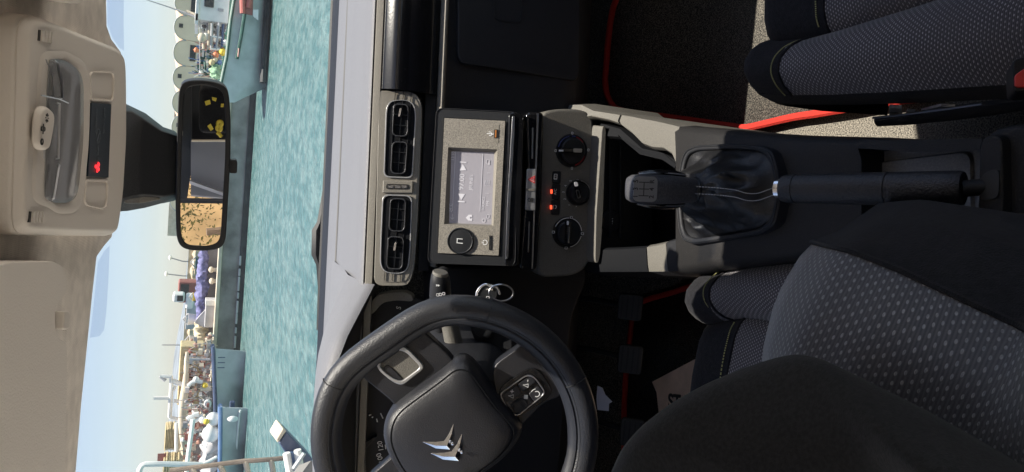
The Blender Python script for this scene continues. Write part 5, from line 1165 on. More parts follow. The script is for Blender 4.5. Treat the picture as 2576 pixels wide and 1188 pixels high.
M['bluenet'] = mat('blue net', (0.17, 0.17, 0.33), 0.9, bump=1, bscale=6, var=0.4, vscale=5)
M['greennet'] = mat('green net', (0.28, 0.44, 0.28), 0.9, bump=1, bscale=6, var=0.4, vscale=6)
M['yellow'] = mat('yellow float', (0.75, 0.55, 0.06), 0.6); M['orange'] = mat('orange float', (0.75, 0.25, 0.12), 0.6)
M['silo'] = mat('silo render', (0.90, 0.67, 0.48), 0.9, var=0.06, vscale=0.4)
M['darkwin'] = mat('dark window glass', (0.03, 0.035, 0.04), 0.2)
M['straw'] = mat('straw crate slats', (0.58, 0.47, 0.27), 0.85, var=0.15, vscale=6)
M['tarp'] = mat('grey tarpaulin', (0.42, 0.41, 0.42), 0.8, var=0.1, vscale=2)
M['sack'] = mat('cream sacks', (0.60, 0.52, 0.36), 0.9, bump=0.6, bscale=6, var=0.15, vscale=3)
M['pole'] = mat('galvanised pole', (0.40, 0.40, 0.40), 0.5)
M['rust'] = mat('rusty rail', (0.33, 0.26, 0.20), 0.7, var=0.2, vscale=8)
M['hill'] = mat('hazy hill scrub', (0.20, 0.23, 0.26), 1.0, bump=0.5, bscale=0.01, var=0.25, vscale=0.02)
struct(Mesh().box((0, -20, -0.9), (400, 49, 1.2)).build('ground', 'quayfloor', smooth=False), 'concrete quay the car stands on')
struct(Mesh().box((0, 4.45, -1.7), (400, 0.1, 2.0)).build('near_quay_face', 'quaywall', smooth=False))
# hills far behind the harbour
def ridge(pts, Y, nm):
    top = [E(x, y, Y) for x, y in pts]; rows = [[P+V((0, 60, 0)) for P in top], top]
    rows.append([V((P.x, P.y-350, SEA+max(0.0, (P.z-SEA)*0.35))) for P in top]); rows.append([V((P.x, P.y-650, SEA-1)) for P in top])
    return struct(Mesh().sheet(rows).build(nm, 'hill'))
ridge([(505, -300), (500, 100), (490, 400), (480, 560), (474, 640), (468, 690), (463, 760), (454, 810), (446, 850), (437, 905), (433, 950), (428, 1000), (424, 1060), (420, 1188), (412, 1500), (430, 2000)], 2400, 'hills')
# ---- opposite quay
QY = 46.0
qw = thing('harbour_wall', 'weathered grey concrete quay wall with cream coping across the water', 'quay wall', (-5, QY, SEA))
def wallpt(x, y, Y=QY): return E(x, y, Y)
A, B = wallpt(552, 600), wallpt(536, 872); zt = (A.z+B.z)/2
X0, X1 = -60.0, wallpt(560, 120).x
Mesh().box(((X0+X1)/2, QY+4, (SEA-1+zt-0.18)/2), (X1-X0, 8, zt-0.18-SEA+1)).build('wall_face', 'quaywall', qw, smooth=False)
Mesh().box(((X0+X1)/2, QY+0.25, zt-0.08), (X1-X0, 0.8, 0.2)).build('coping', 'cream', qw, bevel=0.03)
Mesh().box(((X0+X1)/2, QY-0.03, SEA+0.12), (X1-X0, 0.1, 0.42)).build('tide_band', 'algae', qw, smooth=False)
Mesh().box(((X0+X1)/2, QY+3.6, zt+0.30), (X1-X0, 0.3, 0.75)).build('back_wall', 'quaywall', qw, smooth=False)
Mesh().box(((X0+X1)/2, QY+3.5, zt+0.72), (X1-X0, 0.5, 0.12)).build('back_coping', 'cream', qw, bevel=0.02)
for k in range(9):
    px_, py_ = zz(zB, lerp(872, 812, k/8), 180+k*120); P = wallpt(px_, py_, QY-0.1); Mesh().box((P.x, QY-0.1, SEA+0.30), (random.uniform(0.3, 1.1), 0.14, 0.12)).build('foam_fender', 'tarp', qw, bevel=0.04)
for x, y in ((606, 275), (612, 392), (570, 995)):
    P = E(*zz(zB, x, y), QY+1.0); t = thing('bollard', {275: 'rounded cream mooring bollard nearest the mirror, on the far quay', 392: 'second cream mooring bollard along the far quay, leaning on the coping', 995: 'cream mooring bollard just right of the moored boat bow'}[y], 'bollard', (P.x, P.y, zt), 'bollards on the far quay')
    Mesh().tube([(P.x, P.y, zt), (P.x, P.y, P.z)], 0.12, 10).build('post', 'cream', t); Mesh().ball((P.x, P.y, P.z+0.06), 0.19, 12, (1, 1, 0.8)).build('cap', 'cream', t)
a, b = E(*zz(zB, 540, 590), QY+0.6), E(*zz(zB, 632, 872), QY+0.6); zb_ = thing('concrete_block', 'pale grey rectangular concrete block on the far quay edge', 'block', ((a.x+b.x)/2, QY+0.9, zt))
Mesh().box(((a.x+b.x)/2, QY+1.1, (a.z+zt)/2), (abs(a.x-b.x), 1.0, a.z-zt)).build('block_body', 'tarp', zb_, bevel=0.04)
Mesh().box((max(a.x, b.x)-0.15, QY+1.1, a.z*0.5+zt*0.5), (0.3, 1.06, a.z-zt+0.03)).build('block_end', 'white', zb_, bevel=0.02)
def heap(nm, label, cat, ctr, rad, mt, n_=10, grp=None, sq=(1, 0.7, 0.8), parts='lump'):
    t = thing(nm, label, cat, ctr, grp); c = V(ctr); nx, na = 34, 14; sd = random.uniform(0, 50); rows = []
    for i in range(nx+1):
        u = i/nx*2-1; env = math.sqrt(max(0.02, 1-abs(u)**3)); row = []
        for j in range(na):
            a = 2*math.pi*j/na; q_ = V((u*rad[0], math.cos(a)*rad[1]*env, math.sin(a)*rad[2]*env))
            k = 1+0.55*noise.fractal(V((q_.x*1.3/rad[2]+sd, q_.y*1.3/rad[2], q_.z*1.3/rad[2])), 0.9, 2.0, 4); row.append(c+V((q_.x, q_.y*k, q_.z*k)))
        rows.append(row)
    Mesh().loft(rows).build(parts, mt, t, angle=60); return t
P = E(*zz(zB, 500, 420), QY+2.2); heap('net_heap', 'long heap of violet blue fishing net on the far quay', 'fishing net', P, (2.6, 0.4, 0.30), 'bluenet', 34, parts='net')
P = E(*zz(zB, 485, 925), QY+2.0); heap('sack_pile', 'pile of cream sacks on the far quay beside the grey tarpaulin', 'sacks', P, (0.9, 0.4, 0.34), 'sack', 14, parts='sack_lump')
t = thing('tarpaulin', 'grey tarpaulin pulled to a point over gear on the far quay', 'tarpaulin', E(*zz(zB, 530, 760), QY+1.4))
pts = [E(*zz(zB, *q_), QY+1.6) for q_ in ((545, 660), (548, 850), (520, 860), (425, 815), (430, 790))]
Mesh().loft([[p+V((0, -0.3, 0)) for p in pts], [p+V((0, 0.6, -0.1)) for p in pts]]).build('cover', 'tarp', t, bevel=0.02)
# breakwater of pale rubble behind
bwk = thing('breakwater', 'long breakwater of pale sandy boulders behind the far quay', 'breakwater', E(500, 800, 75))
ms = Mesh()
for i in range(230):
    t = i/229; y = lerp(600, 1260, t); xa = lerp(497, 470, min(1, (y-600)/400)); P = E(xa+random.uniform(-1, 4), y, 75+random.uniform(0, 2)); r_ = random.uniform(0.35, 0.75); ms.ball(P, r_, 6, (1.1, 1, 0.9))
o = ms.build('boulders', 'rock', bwk, smooth=False); o['kind'] = 'stuff'
a, b = E(497, 600, 76), E(472, 1000, 76); Mesh().box(((a.x+b.x)/2-10, 77, 0.1), (abs(a.x-b.x)+30, 3, a.z+1.5)).build('core', 'rock', bwk, smooth=False)
# parked white van and small red roofed hut
t = thing('delivery_van', 'small white van parked on the far quay in front of the hill', 'van', E(*zz(zB, 330, 600), 60))
a, b = E(*zz(zB, 285, 545), 60), E(*zz(zB, 395, 690), 60); c = (a+b)/2
Mesh().box((c.x, 61, c.z-0.2), (abs(a.x-b.x)*0.95, 1.6, abs(a.z-b.z)*0.7)).build('van_body', 'white', t, bevel=0.15, bseg=3); Mesh().box((c.x+0.3, 60.9, c.z+0.55), (abs(a.x-b.x)*0.6, 1.4, 0.8)).build('cab_roof', 'white', t, bevel=0.15)
Mesh().box((c.x+0.3, 60.18, c.z+0.45), (abs(a.x-b.x)*0.4, 0.06, 0.4)).build('window', 'darkwin', t)
for s_ in (-1, 1): Mesh().tube([(c.x+s_*1.1, 60.1, c.z-1.2), (c.x+s_*1.1, 60.5, c.z-1.2)], 0.4, 12).build('wheel', 'rubber', t)
t = thing('crane_truck', 'dull red truck cab behind the white van on the quay', 'truck', E(*zz(zB, 320, 510), 66)); P = E(*zz(zB, 320, 510), 66)
Mesh().box((P.x, 67, P.z-0.3), (1.7, 1.8, 1.6)).build('truck_cab', 'redp', t, bevel=0.12); Mesh().box((P.x, 66.08, P.z), (1.3, 0.06, 0.6)).build('window', 'darkwin', t); Mesh().box((P.x-1.8, 67, P.z-0.6), (2.4, 1.8, 0.8)).build('truck_bed', 'tarp', t, bevel=0.05)
# lamp posts
for k, (top_, bot, lab) in enumerate((((170, 150), (300, 188), 'slim lamp post with curved arm nearest the mirror'), ((130, 318), (300, 338), 'slim lamp post with a bright lantern on the far quay'), ((90, 1050), (310, 1052), 'tall thin pole standing left of the white van'))):
    a, b = E(*zz(zB, *top_), 80), E(*zz(zB, *bot), 80); t = thing('lamp_post', lab, 'lamp post', b, 'lamp posts behind the far quay')
    pth = [b-V((0, 0, 2)), b, b.lerp(a, 0.8), a] if k < 2 else [b-V((0, 0, 2)), a]
    Mesh().tube(pth, 0.06, 6).build('post', 'pole', t)
    if k < 2: Mesh().ball(a, 0.26, 8, (1, 1, 0.6)).build('lantern', 'white', t)
# small clutter along the quay: crates, buckets, people-sized shapes left as gear
cl = [((440, 555), 'yellow', 0.25, 'yellow net float on the far quay beside the blue nets', 'float'), ((402, 785), 'white', 0.35, 'white bucket in front of the grey tarpaulin point', 'bucket'), ((470, 1055), 'redp', 0.4, 'dull red tub on the far quay left of the cream sacks', 'tub'), ((420, 1020), 'white', 0.4, 'white tub standing beside the cream sacks', 'tub'), ((480, 200), 'green', 0.35, 'dark green tub on the quay at the end of the blue nets', 'tub')]
for (x, y), mt, r_, lab, cat in cl:
    P = E(*zz(zB, x, y), QY+2.8); t = thing(cat, lab, cat, P); fr = Fr(P-V((0, 0, r_)), r=(1, 0, 0), u=(0, 1, 0), n=(0, 0, 1))
    Mesh().lathe(fr, 0, 0, [(r_*0.75, 0), (r_, r_*1.6), (r_*1.08, r_*1.7), (r_*0.9, r_*1.72), (r_*0.7, r_*0.3)], 14).build('tub_body' if cat != 'float' else 'float_body', mt, t); Mesh().tube([P+V((-r_, 0, r_*0.7)), P+V((0, 0, r_*1.5)), P+V((r_, 0, r_*0.7))], 0.04, 6).build('handle', 'pole', t)
# ---- two moored boats on the left
def boat(nm, label, top, bot, Y, depth, hullm, bandm):
    """top/bot: reading points along the gunwale and the waterline, bow first"""
    t = thing(nm, label, 'boat', E(*bot[len(bot)//2], Y)); n_ = len(top); rings = []
    for i in range(n_):
        k = i/(n_-1); w_ = depth*min(1, 0.06+1.3*k)*(1 if k < 0.8 else 1-0.3*(k-0.8)/0.2)
        a, b = E(*top[i], Y), E(*bot[i], Y); m_ = a.lerp(b, 0.5); b.z = min(b.z, SEA-0.2)
        rings.append([a, m_+V((0, 0.08*w_, 0)), b+V((0, 0.3*w_, 0)), b+V((0, w_*0.7, 0)), m_+V((0, w_*0.92, 0)), a+V((0, w_, 0)), a+V((0, w_-0.1, -0.06)), a+V((0, 0.1, -0.06))])
    Mesh().loft(rings).build('hull', hullm, t, angle=60)
    Mesh().tube([r_[0]+V((0, -0.03, 0)) for r_ in rings], 0.10, 8).build('gunwale', bandm, t); Mesh().tube([r_[5]+V((0, 0.03, 0)) for r_ in rings], 0.10, 8).build('gunwale', bandm, t)
    return t, rings
tp = [zz(zC, *q) for q in ((796, 10), (802, 60), (806, 200), (812, 350), (818, 500), (822, 640), (826, 800))]; bt = [zz(zC, *q) for q in ((870, 60), (975, 120), (990, 220), (1002, 350), (1008, 500), (1010, 640), (1010, 800))]
b1, rg1 = boat('fishing_boat', 'pale blue fishing boat with dark blue gunwale, bow to the far quay', tp, bt, 41.5, 3.2, 'hullblue', 'bluep')
tp = [zz(zC, *q) for q in ((866, 575), (868, 640), (868, 760), (866, 900), (864, 1040), (862, 1188), (860, 1400))]; bt = [zz(zC, *q) for q in ((960, 600), (1000, 650), (1000, 760), (998, 900), (992, 1040), (988, 1188), (985, 1400))]
b2, rg2 = boat('fishing_boat', 'pale blue boat with thin blue gunwale and big white buoys along its deck', tp, bt, 38.0, 3.0, 'hullblue', 'midblue')
for r_ in (rg2,):
    P = [q[2]+V((0, -0.25, 0.55)) for q in r_]; Mesh().tube(P, 0.05, 6).build('white_stripe', 'white', b2)
# dark lettering patch on the first bow
P = E(*zz(zC, 880, 160), 41.2); bf = Fr(P, tilt=0); text('bow_lettering', Fr(P, tilt=0), 0, 0, 'I I I', 0.5, 'bluep', b1, 0.02)
a, b = E(*zz(zC, 955, 560), 41.2), E(*zz(zC, 1000, 610), 41.2); Mesh().box(((a+b)/2), (abs(a.x-b.x)+0.4, 0.3, abs(a.z-b.z))).build('hull_fender', 'bluep', b1, bevel=0.03)
def whitebuoy(x, y, rx, lab, Y=38.6, mt='white', nm='buoy', sq=(1, 1, 1)):
    P = E(*zz(zC, x, y), Y); r_ = rx/2.404/1.5528/F_PX*Y; t = thing(nm, lab, 'buoy', P, 'white buoys on the moored boats'); Mesh().ball(P, r_, 16, sq).build('float_ball', mt, t); Mesh().tube([P+V((0, 0, r_*0.9)), P+V((0, 0, r_*1.25))], r_*0.18, 8).build('eye', 'white', t); return t
whitebuoy(800, 690, 62, 'big white buoy at the bow of the nearer blue boat, below a yellow ring'); whitebuoy(778, 830, 76, 'largest white buoy in the middle of the nearer blue boat')
whitebuoy(700, 700, 30, 'small white buoy lying right above the big bow buoy', 39); whitebuoy(640, 316, 26, 'small round white buoy high on the further boat', 42); whitebuoy(748, 552, 44, 'oval white buoy between the two moored boats', 40.5, sq=(1, 1, 0.75)); whitebuoy(740, 935, 36, 'pale buoy half sunk behind the largest one', 38.8, sq=(1, 1, 0.7))
whitebuoy(985, 690, 40, 'white fender floating low at the bow of the nearer boat', 37.6, sq=(0.7, 0.7, 1.2)); 
whitebuoy(735, 715, 26, 'yellow ring float resting against the big white bow buoy', 38.3, 'yellow'); whitebuoy(722, 375, 26, 'bright yellow float on the deck of the further boat', 42, 'yellow')
# rolled sail on its boom
sp_ = thing('rolled_sail', 'long cream rolled sail tapering at both ends above the moored boats', 'rolled sail', E(*zz(zC, 510, 600), 43))
pth = [(555, 60, 12), (552, 130, 22), (548, 260, 24), (540, 370, 30), (525, 480, 36), (514, 600, 38), (508, 720, 34), (508, 820, 26), (511, 900, 20), (515, 960, 10)]
Mesh().tube([E(*zz(zC, x, y), 43) for x, y, r_ in pth], [r_/2.404/1.5528/F_PX*43 for x, y, r_ in pth], 12).build('sail_roll', 'cream', sp_)
def pole(nm, label, cat, pts, Y, r_, mt, zone=zC, extra=None, grp=None):
    t = thing(nm, label, cat, E(*zz(zone, *pts[-1]), Y), grp); Mesh().tube([E(*zz(zone, *p), Y) for p in pts], r_, 8).build('tube', mt, t)
    for k in (extra or []): Mesh().tube([E(*zz(zone, *p), Y) for p in k[0]], k[1], 8).build(k[2], k[3], t)
    return t
pole('mast_gantry', 'white steel gantry frame standing over the further fishing boat', 'gantry', [(300, 290), (405, 292), (408, 380), (400, 520), (392, 668), (400, 680), (520, 705), (640, 735)], 43.5, 0.11, 'white', extra=[([(420, 330), (510, 368)], 0.13, 'brace', 'white'), ([(240, 492), (390, 492)], 0.10, 'aerial', 'white'), ([(440, 380), (420, 420)], 0.09, 'lamp_arm', 'white'), ([(430, 520), (480, 525)], 0.10, 'brace', 'white'), ([(305, 285), (350, 330)], 0.10, 'radar', 'tarp')])
pole('deck_rail', 'thin pale rail hoop on the deck of the further boat', 'rail', [(575, 128), (700, 132), (770, 130)], 42, 0.06, 'tarp', extra=[([(565, 380), (600, 345), (640, 335), (700, 345)], 0.10, 'hoop', 'white'), ([(680, 410), (780, 402)], 0.12, 'hoop', 'cream')])
pole('deck_rail', 'white tube hoop beside the big buoys on the nearer boat', 'rail', [(562, 695), (590, 668), (625, 650), (665, 645)], 39.5, 0.14, 'white', extra=[([(620, 715), (670, 690), (700, 660)], 0.10, 'hoop', 'white')])
pole('mast', 'tall white mast pole between two straw coloured crate stacks', 'mast', [(455, 725), (452, 900), (455, 1145)], 40, 0.08, 'white')
pole('derrick', 'long sloping white derrick pole at the stern of the nearer boat', 'mast', [(612, 690), (590, 860), (568, 1010), (552, 1160), (548, 1300)], 37.2, 0.10, 'white')
pole('oar', 'short white oar leaning over the nearer boat gunwale', 'oar', [(835, 1045), (760, 1085), (682, 1118)], 37.0, 0.07, 'white')
# crate stacks
def stack(label, x0, x1, y0, y1, Y):
    a, b = E(*zz(zC, x0, y0), Y), E(*zz(zC, x1, y1), Y); t = thing('crate_stack', label, 'crates', ((a.x+b.x)/2, Y, b.z), 'slatted straw crate stacks on the boats'); h = (a.z-b.z)/7
    for k in range(7): Mesh().box(((a.x+b.x)/2+random.uniform(-.03, .03), Y, b.z+h*(k+0.5)), (abs(a.x-b.x), 1.2, h*0.80)).build('crate', 'straw', t, bevel=0.03)
    Mesh().box(((a.x+b.x)/2, Y+0.05, (a.z+b.z)/2), (abs(a.x-b.x)*0.9, 1.0, a.z-b.z)).build('core', 'rust', t)
stack('slatted straw crate stack nearer the gantry, free of the mast pole', 352, 442, 748, 945, 41); stack('slatted straw crate stack at the left edge with a red flag on it', 335, 480, 1038, 1200, 39.5)
t = thing('flag', 'small faded red flag above the left crate stack', 'flag', E(*zz(zC, 315, 1060), 39.5)); P = E(*zz(zC, 315, 1062), 39.4); Mesh().box(P, (0.5, 0.03, 0.36)).build('cloth', 'redp', t); Mesh().tube([P+V((-0.25, 0, 0.2)), P+V((-0.25, 0, -0.5))], 0.03, 6).build('staff', 'pole', t)
def clutter(nm, label, P, ext, n_, mts):
    t = thing(nm, label, 'deck gear', P)
    for mt in mts:
        ms = Mesh()
        for i in range(n_):
            c = V(P)+V((random.uniform(-1, 1)*ext[0], random.uniform(-1, 1)*ext[1], random.uniform(-1, 1)*ext[2])); k = random.random(); s_ = random.uniform(0.05, 0.17)
            if k < 0.45: ms.box(c, (s_*random.uniform(0.8, 2.4), s_, s_*random.uniform(0.6, 1.4)), random.uniform(-0.6, 0.6))
            elif k < 0.75: ms.tube([c+V((0, 0, -s_*2)), c+V((random.uniform(-.3, .3), 0, s_*2.5))], 0.02, 5)
            else: ms.ball(c, s_*0.8, 8)
        o = ms.build('gear_'+mt, mt, t); o['kind'] = 'stuff'
    return t
M['pinkish'] = mat('faded salmon cloth', (0.52, 0.30, 0.24), 0.9, var=0.2, vscale=4)
P = E(*zz(zC, 690, 170), 43); clutter('deck_gear', 'jumble of salmon and cream gear on the bow deck of the further boat', P, (1.6, 0.5, 0.55), 40, ('pinkish', 'cream', 'tarp'))
P = E(*zz(zC, 650, 460), 43.2); clutter('deck_gear', 'grey, white and red gear amidships on the further boat, under the sail', P, (2.4, 0.5, 0.6), 54, ('tarp', 'white', 'redp', 'quaywall'))
P = E(*zz(zC, 780, 1010), 39.0); heap('deck_cover', 'pale grey cover slung along the nearer boat deck', 'cover', P, (1.7, 0.5, 0.42), 'tarp', 18, parts='cover_lump')
P = E(*zz(zC, 640, 880), 40.0); clutter('deck_gear', 'brick red and grey gear heaped behind the large buoys', P, (2.0, 0.5, 0.5), 40, ('redp', 'tarp', 'cream', 'pinkish'))
P = E(*zz(zC, 590, 250), 44.5); t = thing('wheelhouse', 'low ochre wheelhouse of the further fishing boat under the sail', 'wheelhouse', P); Mesh().box(P, (3.2, 1.5, 1.2)).build('cabin', 'straw', t, bevel=0.06)
for k in (-1, 0, 1): Mesh().box(P+V((k*0.9, -0.76, 0.15)), (0.6, 0.04, 0.5)).build('window', 'darkwin', t)
P = E(*zz(zC, 700, 600), 44.5); t = thing('net_drum', 'grey net drum between the two moored boats', 'net drum', P); Mesh().tube([P+V((-1.2, 0, 0)), P+V((1.2, 0, 0))], 0.55, 14).build('drum', 'tarp', t)
for s_ in (-1, 1): Mesh().tube([P+V((s_*1.2, 0, 0)), P+V((s_*1.3, 0, 0))], 0.8, 14).build('flange', 'pole', t)
# ---- warehouse with scalloped vault roofs
SY = 118.0
wh = thing('warehouse', 'beige warehouse with a row of round vaulted roofs behind the trawler', 'warehouse', E(520, 100, SY))
bounds = [-160, -81, -20.5, 39.5, 101.5, 166, 228, 290, 350, 412, 472, 534]
base = SEA+0.5
for i in range(len(bounds)-1):
    y0, y1 = bounds[i], bounds[i+1]; tilt_ = (300-(y0+y1)/2)*0.0605
    xv = lambda y: 463+ (300-y)*0.026
    a, b = E(xv(y0), y0, SY), E(xv(y1), y1, SY); c = E(xv((y0+y1)/2)-31, (y0+y1)/2, SY); w_ = (a.x-b.x)/2; cx_ = (a.x+b.x)/2; h0 = (a.z+b.z)/2; hh = c.z-h0
    prof = [(cx_+w_*0.985*math.cos(t_*math.pi/16), h0+hh*math.sin(t_*math.pi/16)**0.85) for t_ in range(17)]
    pr = [(cx_+w_*0.985, base)]+prof+[(cx_-w_*0.985, base)]
    Mesh().loft([[V((x, SY, z)) for x, z in pr], [V((x, SY+22, z)) for x, z in pr]]).build('vault_bay', 'silo', wh, angle=30)
    Mesh().tube([V((x, SY-0.05, z)) for x, z in prof], 0.06, 6).build('roof_edge', 'pole', wh)
    if i % 2 == 1: Mesh().box((cx_+0.2, SY-0.02, h0+hh*0.45), (0.55, 0.12, 0.5)).build('vent_window', 'darkwin', wh)
    else: Mesh().box((cx_+0.1, SY-0.02, h0-0.9), (2.2, 0.12, 0.75)).build('window', 'darkwin', wh)
Mesh().box((E(500, 100, SY).x, SY+30, base+1.5), (60, 10, 9)).build('rear_block', 'cream', wh, smooth=False)
# ---- trawler
TY = 39.0
tr = thing('trawler', 'pale turquoise trawler with dark green rails and white deckhouse at the right', 'trawler', E(600, 100, TY))
gt = [zz(zA, *q) for q in ((1560, -700), (1520, -300), (1490, 0), (1440, 300), (1385, 800), (1310, 1150), (1270, 1330), (1275, 1420))]
gb = [zz(zA, *q) for q in ((1900, -700), (1850, -300), (1830, 0), (1800, 300), (1770, 800), (1730, 1150), (1660, 1350), (1500, 1440))]
rings = []
for i in range(len(gt)):
    k = 1-i/(len(gt)-1); w_ = 4.5*min(1, 0.08+1.6*k); a, b = E(*gt[i], TY), E(*gb[i], TY); b.z = min(b.z, SEA-0.15) if i < 6 else b.z
    m_ = a.lerp(b, 0.55); rings.append([a, m_+V((0, 0.05*w_, 0)), b+V((0, 0.25*w_, 0)), b+V((0, w_*0.75, 0)), m_+V((0, w_*0.95, 0)), a+V((0, w_, 0)), a+V((0, w_-0.15, -0.1)), a+V((0, 0.15, -0.1))])
Mesh().loft(rings).build('hull', 'hull', tr, angle=60)
Mesh().tube([r_[0]+V((0, -0.05, 0)) for r_ in rings], 0.09, 8, flat=0.8).build('gunwale', 'green', tr); Mesh().tube([r_[5] for r_ in rings], 0.14, 8).build('gunwale', 'green', tr)
Mesh().tube([E(*zz(zA, *q), TY-0.15) for q in ((1680, -300), (1640, 200), (1590, 520), (1530, 830))], 0.08, 8).build('rubbing_strake', 'green', tr)
Mesh().tube([E(*zz(zA, *q), TY-0.22) for q in ((1560, 680), (1550, 800))], 0.04, 6).build('strake_red', 'redp', tr)
Mesh().tube([r_[2]+V((0, -0.8, 0.35)) for r_ in rings[:6]], 0.16, 6).build('boot_top', 'algae', tr)
a, b = E(*zz(zA, 985, 275), TY+0.6), E(*zz(zA, 1455, -400), TY+0.6)
dh = Mesh().box(((a.x+b.x)/2, TY+2.0, (a.z+b.z)/2), (abs(b.x-a.x), 2.8, a.z-b.z)).build('deckhouse', 'white', tr, bevel=0.06)
P = E(*zz(zA, 1142, 38), TY+0.56); Mesh().box(P, (0.42, 0.1, 0.42)).build('window', 'darkwin', tr, bevel=0.04)
P = E(*zz(zA, 1305, 140), TY+0.56); Mesh().box(P, (0.12, 0.06, 0.25)).build('door_latch', 'tarp', tr)
Mesh().box((a.x-0.0, TY+2.0, a.z+0.06), (abs(b.x-a.x)*0.2, 3.0, 0.14)).build('roof_lip', 'white', tr)
c = (a+b)/2; Mesh().box((c.x, TY+2.0, a.z+0.06), (abs(b.x-a.x)+0.2, 3.0, 0.16)).build('deckhouse_roof', 'white', tr, bevel=0.03)
Mesh().tube([E(*zz(zA, *q), TY+2) for q in ((950, 235), (800, 180), (560, 95), (250, -5), (-100, -110))], [0.07, 0.05, 0.03, 0.02, 0.015], 6).build('aerial_mast', 'pole', tr)
Mesh().tube([E(*zz(zA, *q), TY+1.95) for q in ((960, 215), (820, 150))], 0.05, 6).build('mast_brace', 'cream', tr)
M['redl'] = mat('faded red rail', (0.55, 0.16, 0.13), 0.5)
t = thing('anchor', 'red painted anchor bracket hanging on the trawler side', 'anchor', E(*zz(zA, 1690, 130), TY-0.4))
q_ = [E(*zz(zA, *q), TY-0.35) for q in ((1635, -60), (1760, -60), (1750, 225), (1640, 195))]; Mesh().loft([q_, [p+V((0, -0.15, 0)) for p in q_]]).build('bracket', 'redp', t, bevel=0.03)
Mesh().tube([E(*zz(zA, *q), TY-0.55) for q in ((1605, -80), (1612, 190))], 0.12, 8).build('bracket_tube', 'redl', t); Mesh().tube([E(*zz(zA, *q), TY-0.55) for q in ((1720, -60), (1690, 110))], 0.12, 8).build('bracket_tube', 'redl', t)
q_ = [E(*zz(zA, *q), TY-0.5) for q in ((1755, 145), (1830, 140), (1830, 290), (1760, 235))]; Mesh().loft([q_, [p+V((0, -0.1, 0)) for p in q_]]).build('bracket_plate', 'white', t)
# deck fittings
pole('cargo_boom', 'cream horizontal boom lying along the trawler working deck', 'boom', [(1150, 310), (1140, 480), (1125, 700)], TY+0.8, 0.07, 'cream', zA, extra=[([(1100, 470), (1098, 560)], 0.10, 'roll', 'white'), ([(1010, 290), (1010, 1000)], 0.02, 'wire', 'pole'), ([(1060, 620), (1062, 690)], 0.07, 'roll', 'cream')])
pole('deck_railing', 'grey and white railing of the trawler after deck', 'railing', [(1280, 320), (1265, 500), (1240, 700)], TY+0.5, 0.06, 'tarp', zA, extra=[([(1175, 510), (1320, 535)], 0.05, 'post', 'white'), ([(1160, 690), (1300, 700)], 0.06, 'post', 'white'), ([(1180, 330), (1170, 680)], 0.06, 'rail', 'pole'), ([(1340, 340), (1320, 660)], 0.06, 'rail', 'bluep')])
for (x, y), mt, r_, nm, lab in (((1330, 735), 'yellow', 0.42, 'float', 'round yellow float on the trawler rail'), ((1235, 775), 'orange', 0.36, 'float', 'orange float on the trawler deck next to the yellow one'), ((1180, 880), 'straw', 0.34, 'basket', 'straw coloured basket between the floats and the green net'), ((1040, 530), 'cream', 0.5, 'drum', 'pale cream drum on the trawler upper deck'), ((960, 705), 'orange', 0.28, 'float', 'faded pink float hung in front of the warehouse window'), ((1370, 600), 'white', 0.34, 'float', 'white float sitting on the trawler green gunwale'), ((1290, 880), 'midblue', 0.3, 'float', 'pale blue float beside the green net'), ((1230, 840), 'sack', 0.3, 'sack', 'cream sack lying beside the orange float')):
    P = E(*zz(zA, x, y), TY+0.5); t = thing(nm, lab, nm, P, 'gear on the trawler deck'); r_ *= 0.45; Mesh().ball(P, r_, 12, (1, 1, 0.85)).build(nm+'_body', mt, t); Mesh().tube([P+V((0, 0, r_*0.7)), P+V((0, 0, r_*1.1))], r_*0.2, 6).build('eye', mt, t)
P = E(*zz(zA, 1240, 1010), TY+0.6); heap('net_heap', 'light green fishing net heaped at the trawler stern', 'fishing net', P, (0.36, 0.3, 0.26), 'greennet', 16, parts='net')
P = E(*zz(zA, 1110, 860), TY+1.2); clutter('deck_gear', 'blue, white and salmon gear on the trawler after deck', P, (0.8, 0.4, 0.45), 34, ('midblue', 'white', 'pinkish', 'green'))
P = E(*zz(zA, 1200, 470), TY+1.4); clutter('deck_gear', 'dark winch gear and pale boxes behind the trawler railing', P, (0.85, 0.4, 0.5), 40, ('quaywall', 'white', 'tarp', 'hullblue'))
a = E(*zz(zA, 1060, 1110), TY+1.0); pole('stern_gallows', 'dark green gallows frame over the trawler stern', 'gallows', [(1250, 1090), (1090, 1050), (1080, 880), (1270, 830)], TY+1.0, 0.07, 'green', zA)
# ---- near left: ladder pole, davit and blue bow of a boat at the near quay
NYq = 6.2
lad = thing('boarding_ladder', 'rusty boarding ladder post with side rungs at the left edge', 'ladder', E(*zz(zC, 1000, 1095), NYq))
Mesh().tube([E(*p, NYq) for p in [zz(zC, 390, 1176), zz(zC, 620, 1145), zz(zC, 860, 1115), zz(zC, 1090, 1085), zz(zC, 1202, 1080), zz(zD, 240, 990), zz(zD, 480, 965), zz(zD, 800, 955)]], 0.020, 8).build('ladder_post', 'rust', lad)
for f, p, q_ in ((zC, (860, 1118), (905, 1210)), (zC, (1102, 1082), (1130, 1210)), (zD, (235, 985), (285, 1250)), (zC, (600, 1148), (640, 1230))):
    Mesh().tube([E(*zz(f, *p), NYq), E(*zz(f, *q_), NYq)], 0.022, 8).build('rung', 'cream', lad)
pole('davit', 'white bent davit pipe rising at the left edge of the view', 'davit', [(100, 1215), (112, 1160), (135, 1125), (165, 1114), (330, 1112), (700, 1120)], 36, 0.12, 'white')
bb = thing('boat_stem', 'dark blue boat stem with a bright cream top sticking up beside the wheel', 'boat stem', E(*zz(zD, 620, 900), 5.8))
cap = [(430, 478), (490, 520), (470, 580), (370, 735), (340, 745), (308, 690), (318, 640), (400, 500)]
pc = [E(*zz(zD, *q), 5.8) for q in ((425, 490), (488, 540), (350, 740), (315, 680))]
